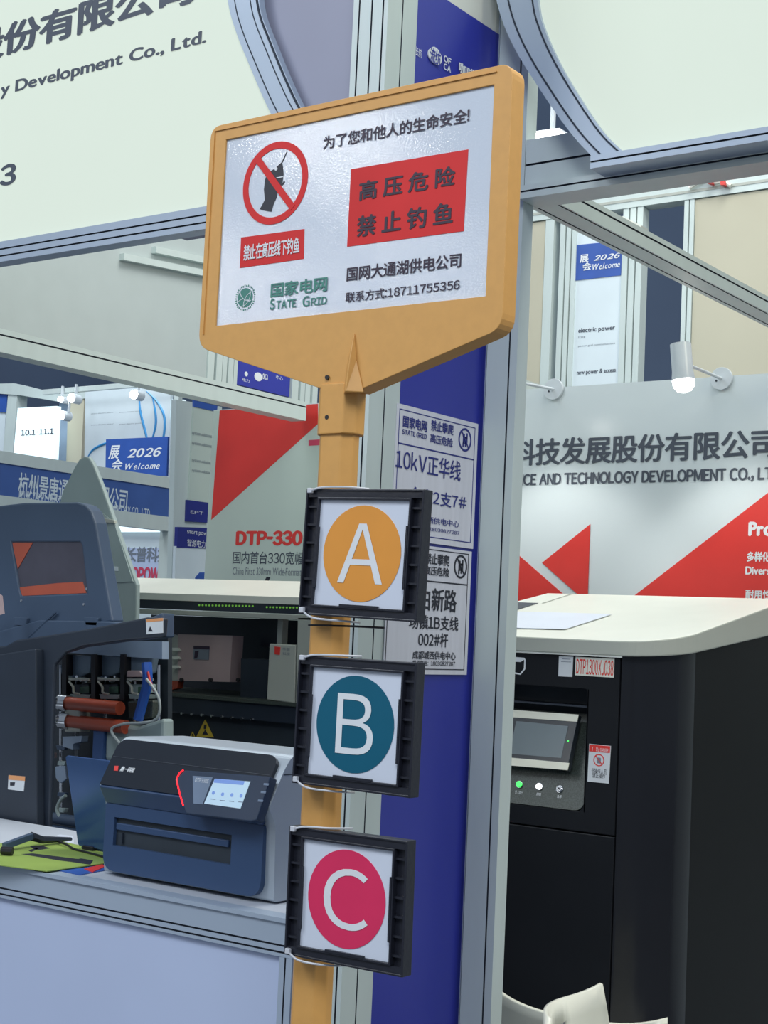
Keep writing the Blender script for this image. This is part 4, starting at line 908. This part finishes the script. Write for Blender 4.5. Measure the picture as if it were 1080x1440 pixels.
pslab('board', f84, [(149, 618), (236, 614), (234, 669), (148, 671)], -.02, 0, 'bluesig', s2_)
text('2026', f84, (179, 644), (228, 629), 'white', s2_, bold=.03, shear=.3); text('Welcome', f84, (176, 661), (225, 650), 'white', s2_, bold=.01, shear=.35)
text('展', f84, (152, 646), (169, 626), 'white', s2_, bold=.02, shear=.2); text('会', f84, (157, 663), (173, 645), 'white', s2_, bold=.02, shear=.2)
bulb_px = ((101, 560), (86, 562), (87, 584), (189, 555))
for i, (u, v) in enumerate(bulb_px):
    pl = FY(8.3); c_ = pl.hit(u, v); o = thing('booth_spotlight', ['round glowing spotlight at the top of the far left booth', 'small glowing spotlight beside the round spotlight of the far left booth', 'glowing spotlight below the other two in the far left booth', 'glowing spotlight over the white swoosh banner'][i], 'lamp', pl.at(*c_), 'far booth spotlights')
    slab('lens', pl, circ(c_, .032 if i != 1 else .022, 20), 0, .02, 'lamp', o); slab('housing', pl, circ(c_, .04 if i != 1 else .028, 20), -.08, -.001, 'lampb', o); slab('stem', pl, rect(c_[0] - .006 + (0, -.035, .035, 0)[i], c_[0] + .006 + (0, -.035, .035, 0)[i], c_[1] + .03, c_[1] + .12), -.05, -.03, 'lampb', o)
sup = thing('lighting_rail', 'thin rail carrying the glowing spotlights of the far left booth', 'rail', (-7.4, 8.36, 0))
_p = FY(8.36); _z = _p.hit(100, 548)[1]; _a, _b = _p.hit(60, 548)[0], _p.hit(252, 548)[0]
slab('rail', _p, rect(_a, _b, _z - .02, _z + .02), -.04, 0, 'alu', sup); slab('post', _p, rect(_b - .05, _b, 0, _z), -.04, 0, 'alu', sup)
for _u in (160, 225): _x = f84.hit(_u, 650)[0]; slab('support_post', f84, rect(_x, _x + .04, 0, 2.2), -.06, -.021, 'alu', s2_)
f9 = FY(8.8); slab('support_post', f9, rect(f9.hit(40, 650)[0], f9.hit(40, 650)[0] + .05, 0, 2.3), -.1, -.051, 'alu', s1_)
# white stand with red lettering, lit strip, narrow banners
f8 = FY(8.0)
s3 = thing('company_board', 'white board with grey Chinese and red letters under the blue fascia', 'sign', f8.at(*f8.hit(200, 900)))
pslab('board', f8, [(150, 742), (242, 744), (238, 900), (150, 900)], -.03, 0, 'whitesig', s3)
pslab('light_strip', f8, [(160, 740), (242, 741), (241, 748), (160, 748)], 0, .03, 'litw', s3)
pslab('grey_film', f8, [(160, 770), (224, 771), (222, 822), (160, 822)], 0, .004, 'panel', s3)
_z = f8.hit(200, 890)[1]
for _u in (165, 225): slab('support_post', f8, rect(f8.hit(_u, 890)[0], f8.hit(_u, 890)[0] + .05, 0, _z), -.03, 0, 'alu', s3)
text('长普科技', f8, (176, 790), (238, 769), 'gtxt', s3, d=.006, bold=.02); text('TOPOWER', f8, (176, 817), (240, 798), 'magenta', s3, d=.006, bold=.04)
pslab('white_margin', f8, [(225, 762), (239, 762), (237, 900), (222, 900)], .004, .012, 'whitesig', s3)
bz = SX(-6.3)
s4 = thing('narrow_banner', 'narrow grey-white banner with blue top and blue logo squares beside the red wall', 'banner', bz.at(bz.hit(275, 750)[0], 0))
pslab('frame', bz, [(248, 562), (312, 572), (312, 1450), (225, 1450)], -.05, -.01, 'alu', s4)
pslab('sheet', bz, [(272, 572), (305, 579), (300, 708), (265, 703)], -.01, 0, 'wallg', s4)
pslab('blue_top', bz, [(273, 563), (306, 571), (305, 579), (273, 572)], -.01, .004, 'bluesig', s4)
for v in (612, 626, 650, 664): text('system solutions', bz, (270, v), (298, v - 1), 'gtxt', s4, d=.003)
pslab('blue_square', bz, [(263, 703), (294, 707), (292, 735), (262, 733)], -.01, .004, 'dblue', s4); text('EPT', bz, (268, 722), (286, 720), 'white', s4, d=.006)
s5 = thing('info_panel', 'white panel with blue header and blue logo at the foot of the red wall', 'sign', bz.at(bz.hit(270, 830)[0] + .2, 0))
b5 = SX(-6.15)
pslab('sheet', b5, [(247, 768), (312, 770), (312, 1480), (225, 1480)], -.02, 0, 'whitesig', s5)
pslab('header', b5, [(250, 741), (312, 743), (312, 772), (249, 770)], -.02, .004, 'dblue', s5)
text('智源电力集团', b5, (263, 768), (302, 762), 'white', s5, d=.006); text('smart power', b5, (263, 752), (296, 749), 'white', s5, d=.006)
pslab('logo', b5, [(275, 822), (275, 812), (281, 805), (300, 805), (300, 840), (275, 840)], 0, .004, 'bluesig', s5)
s6 = thing('lit_sign', 'small lit sign with a red figure at the top left of the red wall', 'sign', f85.at(*f85.hit(250, 590)))
pslab('lit_panel', f85, [(242, 562), (258, 562), (256, 590), (241, 590)], -.03, 0, 'litw', s6)
pslab('red_figure', f85, [(247, 587), (246, 576), (248, 571), (251, 571), (252, 576), (251, 587)], 0, .01, 'wred', s6)
pslab('booth_edge', f85, [(240, 592), (262, 592), (258, 700), (238, 700)], -.05, -.03, 'whitesig', s6); pslab('blue_square', f85, [(246, 605), (253, 605), (252, 629), (245, 629)], -.03, -.02, 'bluesig', s6)

# ================================================================== TALL FRAME BEHIND THE RIGHT BACK WALL
g8 = FY(7.5)
tf = thing('tall_booth_frame', 'tall pale aluminium booth frame with beige panels behind the back wall', 'booth', (-3.6, 7.5, 0))
xx = lambda u, v=420: g8.hit(u, v)[0]
zb0 = g8.hit(1000, 262)[1]
slab('top_beam', g8, rect(xx(720), xx(1200), zb0 - .055, zb0 + .035), -.1, 0, 'alu', tf)
slab('beam_slot', g8, rect(xx(740), xx(1190), zb0 - .02, zb0 - .005), 0, .003, 'rim', tf)
for u0, u1 in ((784, 791), (793, 799), (801, 807), (872, 880), (882, 890), (892, 900), (958, 964), (966, 972)):
    slab('post', g8, rect(xx(u0), xx(u1), 0, zb0 - .056), -.08, -.004, 'alu', tf)
slab('beige_panel', g8, rect(xx(973), xx(1300), 0, zb0 - .06), -.04, -.01, 'beige', tf)
slab('beige_panel', g8, rect(xx(690), xx(762), 2.98, zb0 - .06), -.04, -.01, 'beige', tf); slab('post', g8, rect(xx(763), xx(775), 0, zb0 - .056), -.08, -.004, 'alu', tf)
slab('white_panel', g8, rect(xx(807), xx(873), 0, 3.86), -.04, -.015, 'whitesig', tf)
pw = g8.off(-.015)
pslab('blue_title', pw, [(807, 345), (876, 338), (873, 387), (805, 395)], 0, .004, 'bluesig', tf)
text('2026', pw, (835, 367), (873, 355), 'white', tf, d=.006, bold=.03, shear=.3); text('Welcome', pw, (833, 380), (872, 367), 'white', tf, d=.006, bold=.01, shear=.3)
text('展', pw, (815, 370), (828, 357), 'white', tf, d=.006, bold=.02); text('会', pw, (819, 381), (832, 368), 'white', tf, d=.006, bold=.02)
text('electric power', pw, (813, 470), (865, 457), 'wtext', tf, bold=.02); text('state', pw, (813, 476), (823, 472), 'gtxt', tf)
text('power grid communications', pw, (813, 489), (865, 481), 'gtxt', tf); text('new power & access', pw, (811, 529), (866, 517), 'wtext', tf, bold=.02)
pslab('shelf_lip', g8, [(862, 306), (876, 304), (902, 317), (900, 324), (890, 318)], 0, .08, 'hood', tf)
o = thing('power_cable', 'loose cable with red plugs lying on the far top beam', 'cable', g8.at(*g8.hit(990, 262)))
tube('cord', spline([g8.at(*g8.hit(u, v), .02) for u, v in ((972, 266), (985, 257), (998, 253), (1008, 258), (1018, 257), (1030, 263))]), .012, 'hood', o)
for u, v in ((998, 255), (1016, 257)): pslab('plug', g8, [(u - 3, v - 3), (u + 3, v - 3), (u + 3, v + 3), (u - 3, v + 3)], .01, .05, 'wred', o)
p6 = SX(-3.02)
rl = thing('side_rail', 'short grey rail with red tab running into the back wall top', 'rail', p6.at(5.6, 0))
yq = 5.21
bar('rail', (0, 5.22, 0), (0, 7.3, 0), section(-3.62, -3.55, 2.62, 2.70, (1, 0, 0), (0, 0, 1)), 'alu', rl)
box('post', -3.61, -3.56, 7.2, 7.29, 0, 2.6195, 'alu', rl)
rl['label'] = 'grey rail running back from the wall top beside the arm spotlight'
# hall lamp seen over the right beam
o = thing('hall_lamp', 'bright rectangular hall floodlight glowing above the right header beam', 'lamp', FY(6.5).at(*FY(6.5).hit(772, 200)))
pl = FY(6.5); pslab('lens', pl, [(750, 188), (787, 183), (795, 192), (751, 201)], 0, .02, 'lamp', o); pslab('housing', pl, [(747, 185), (787, 180), (797, 191), (749, 204)], -.10, -.001, 'lampb', o)
c_ = pl.hit(770, 182); slab('hanger', pl, rect(c_[0] - .01, c_[0] + .01, c_[1], 5.5), -.06, -.04, 'lampb', o)
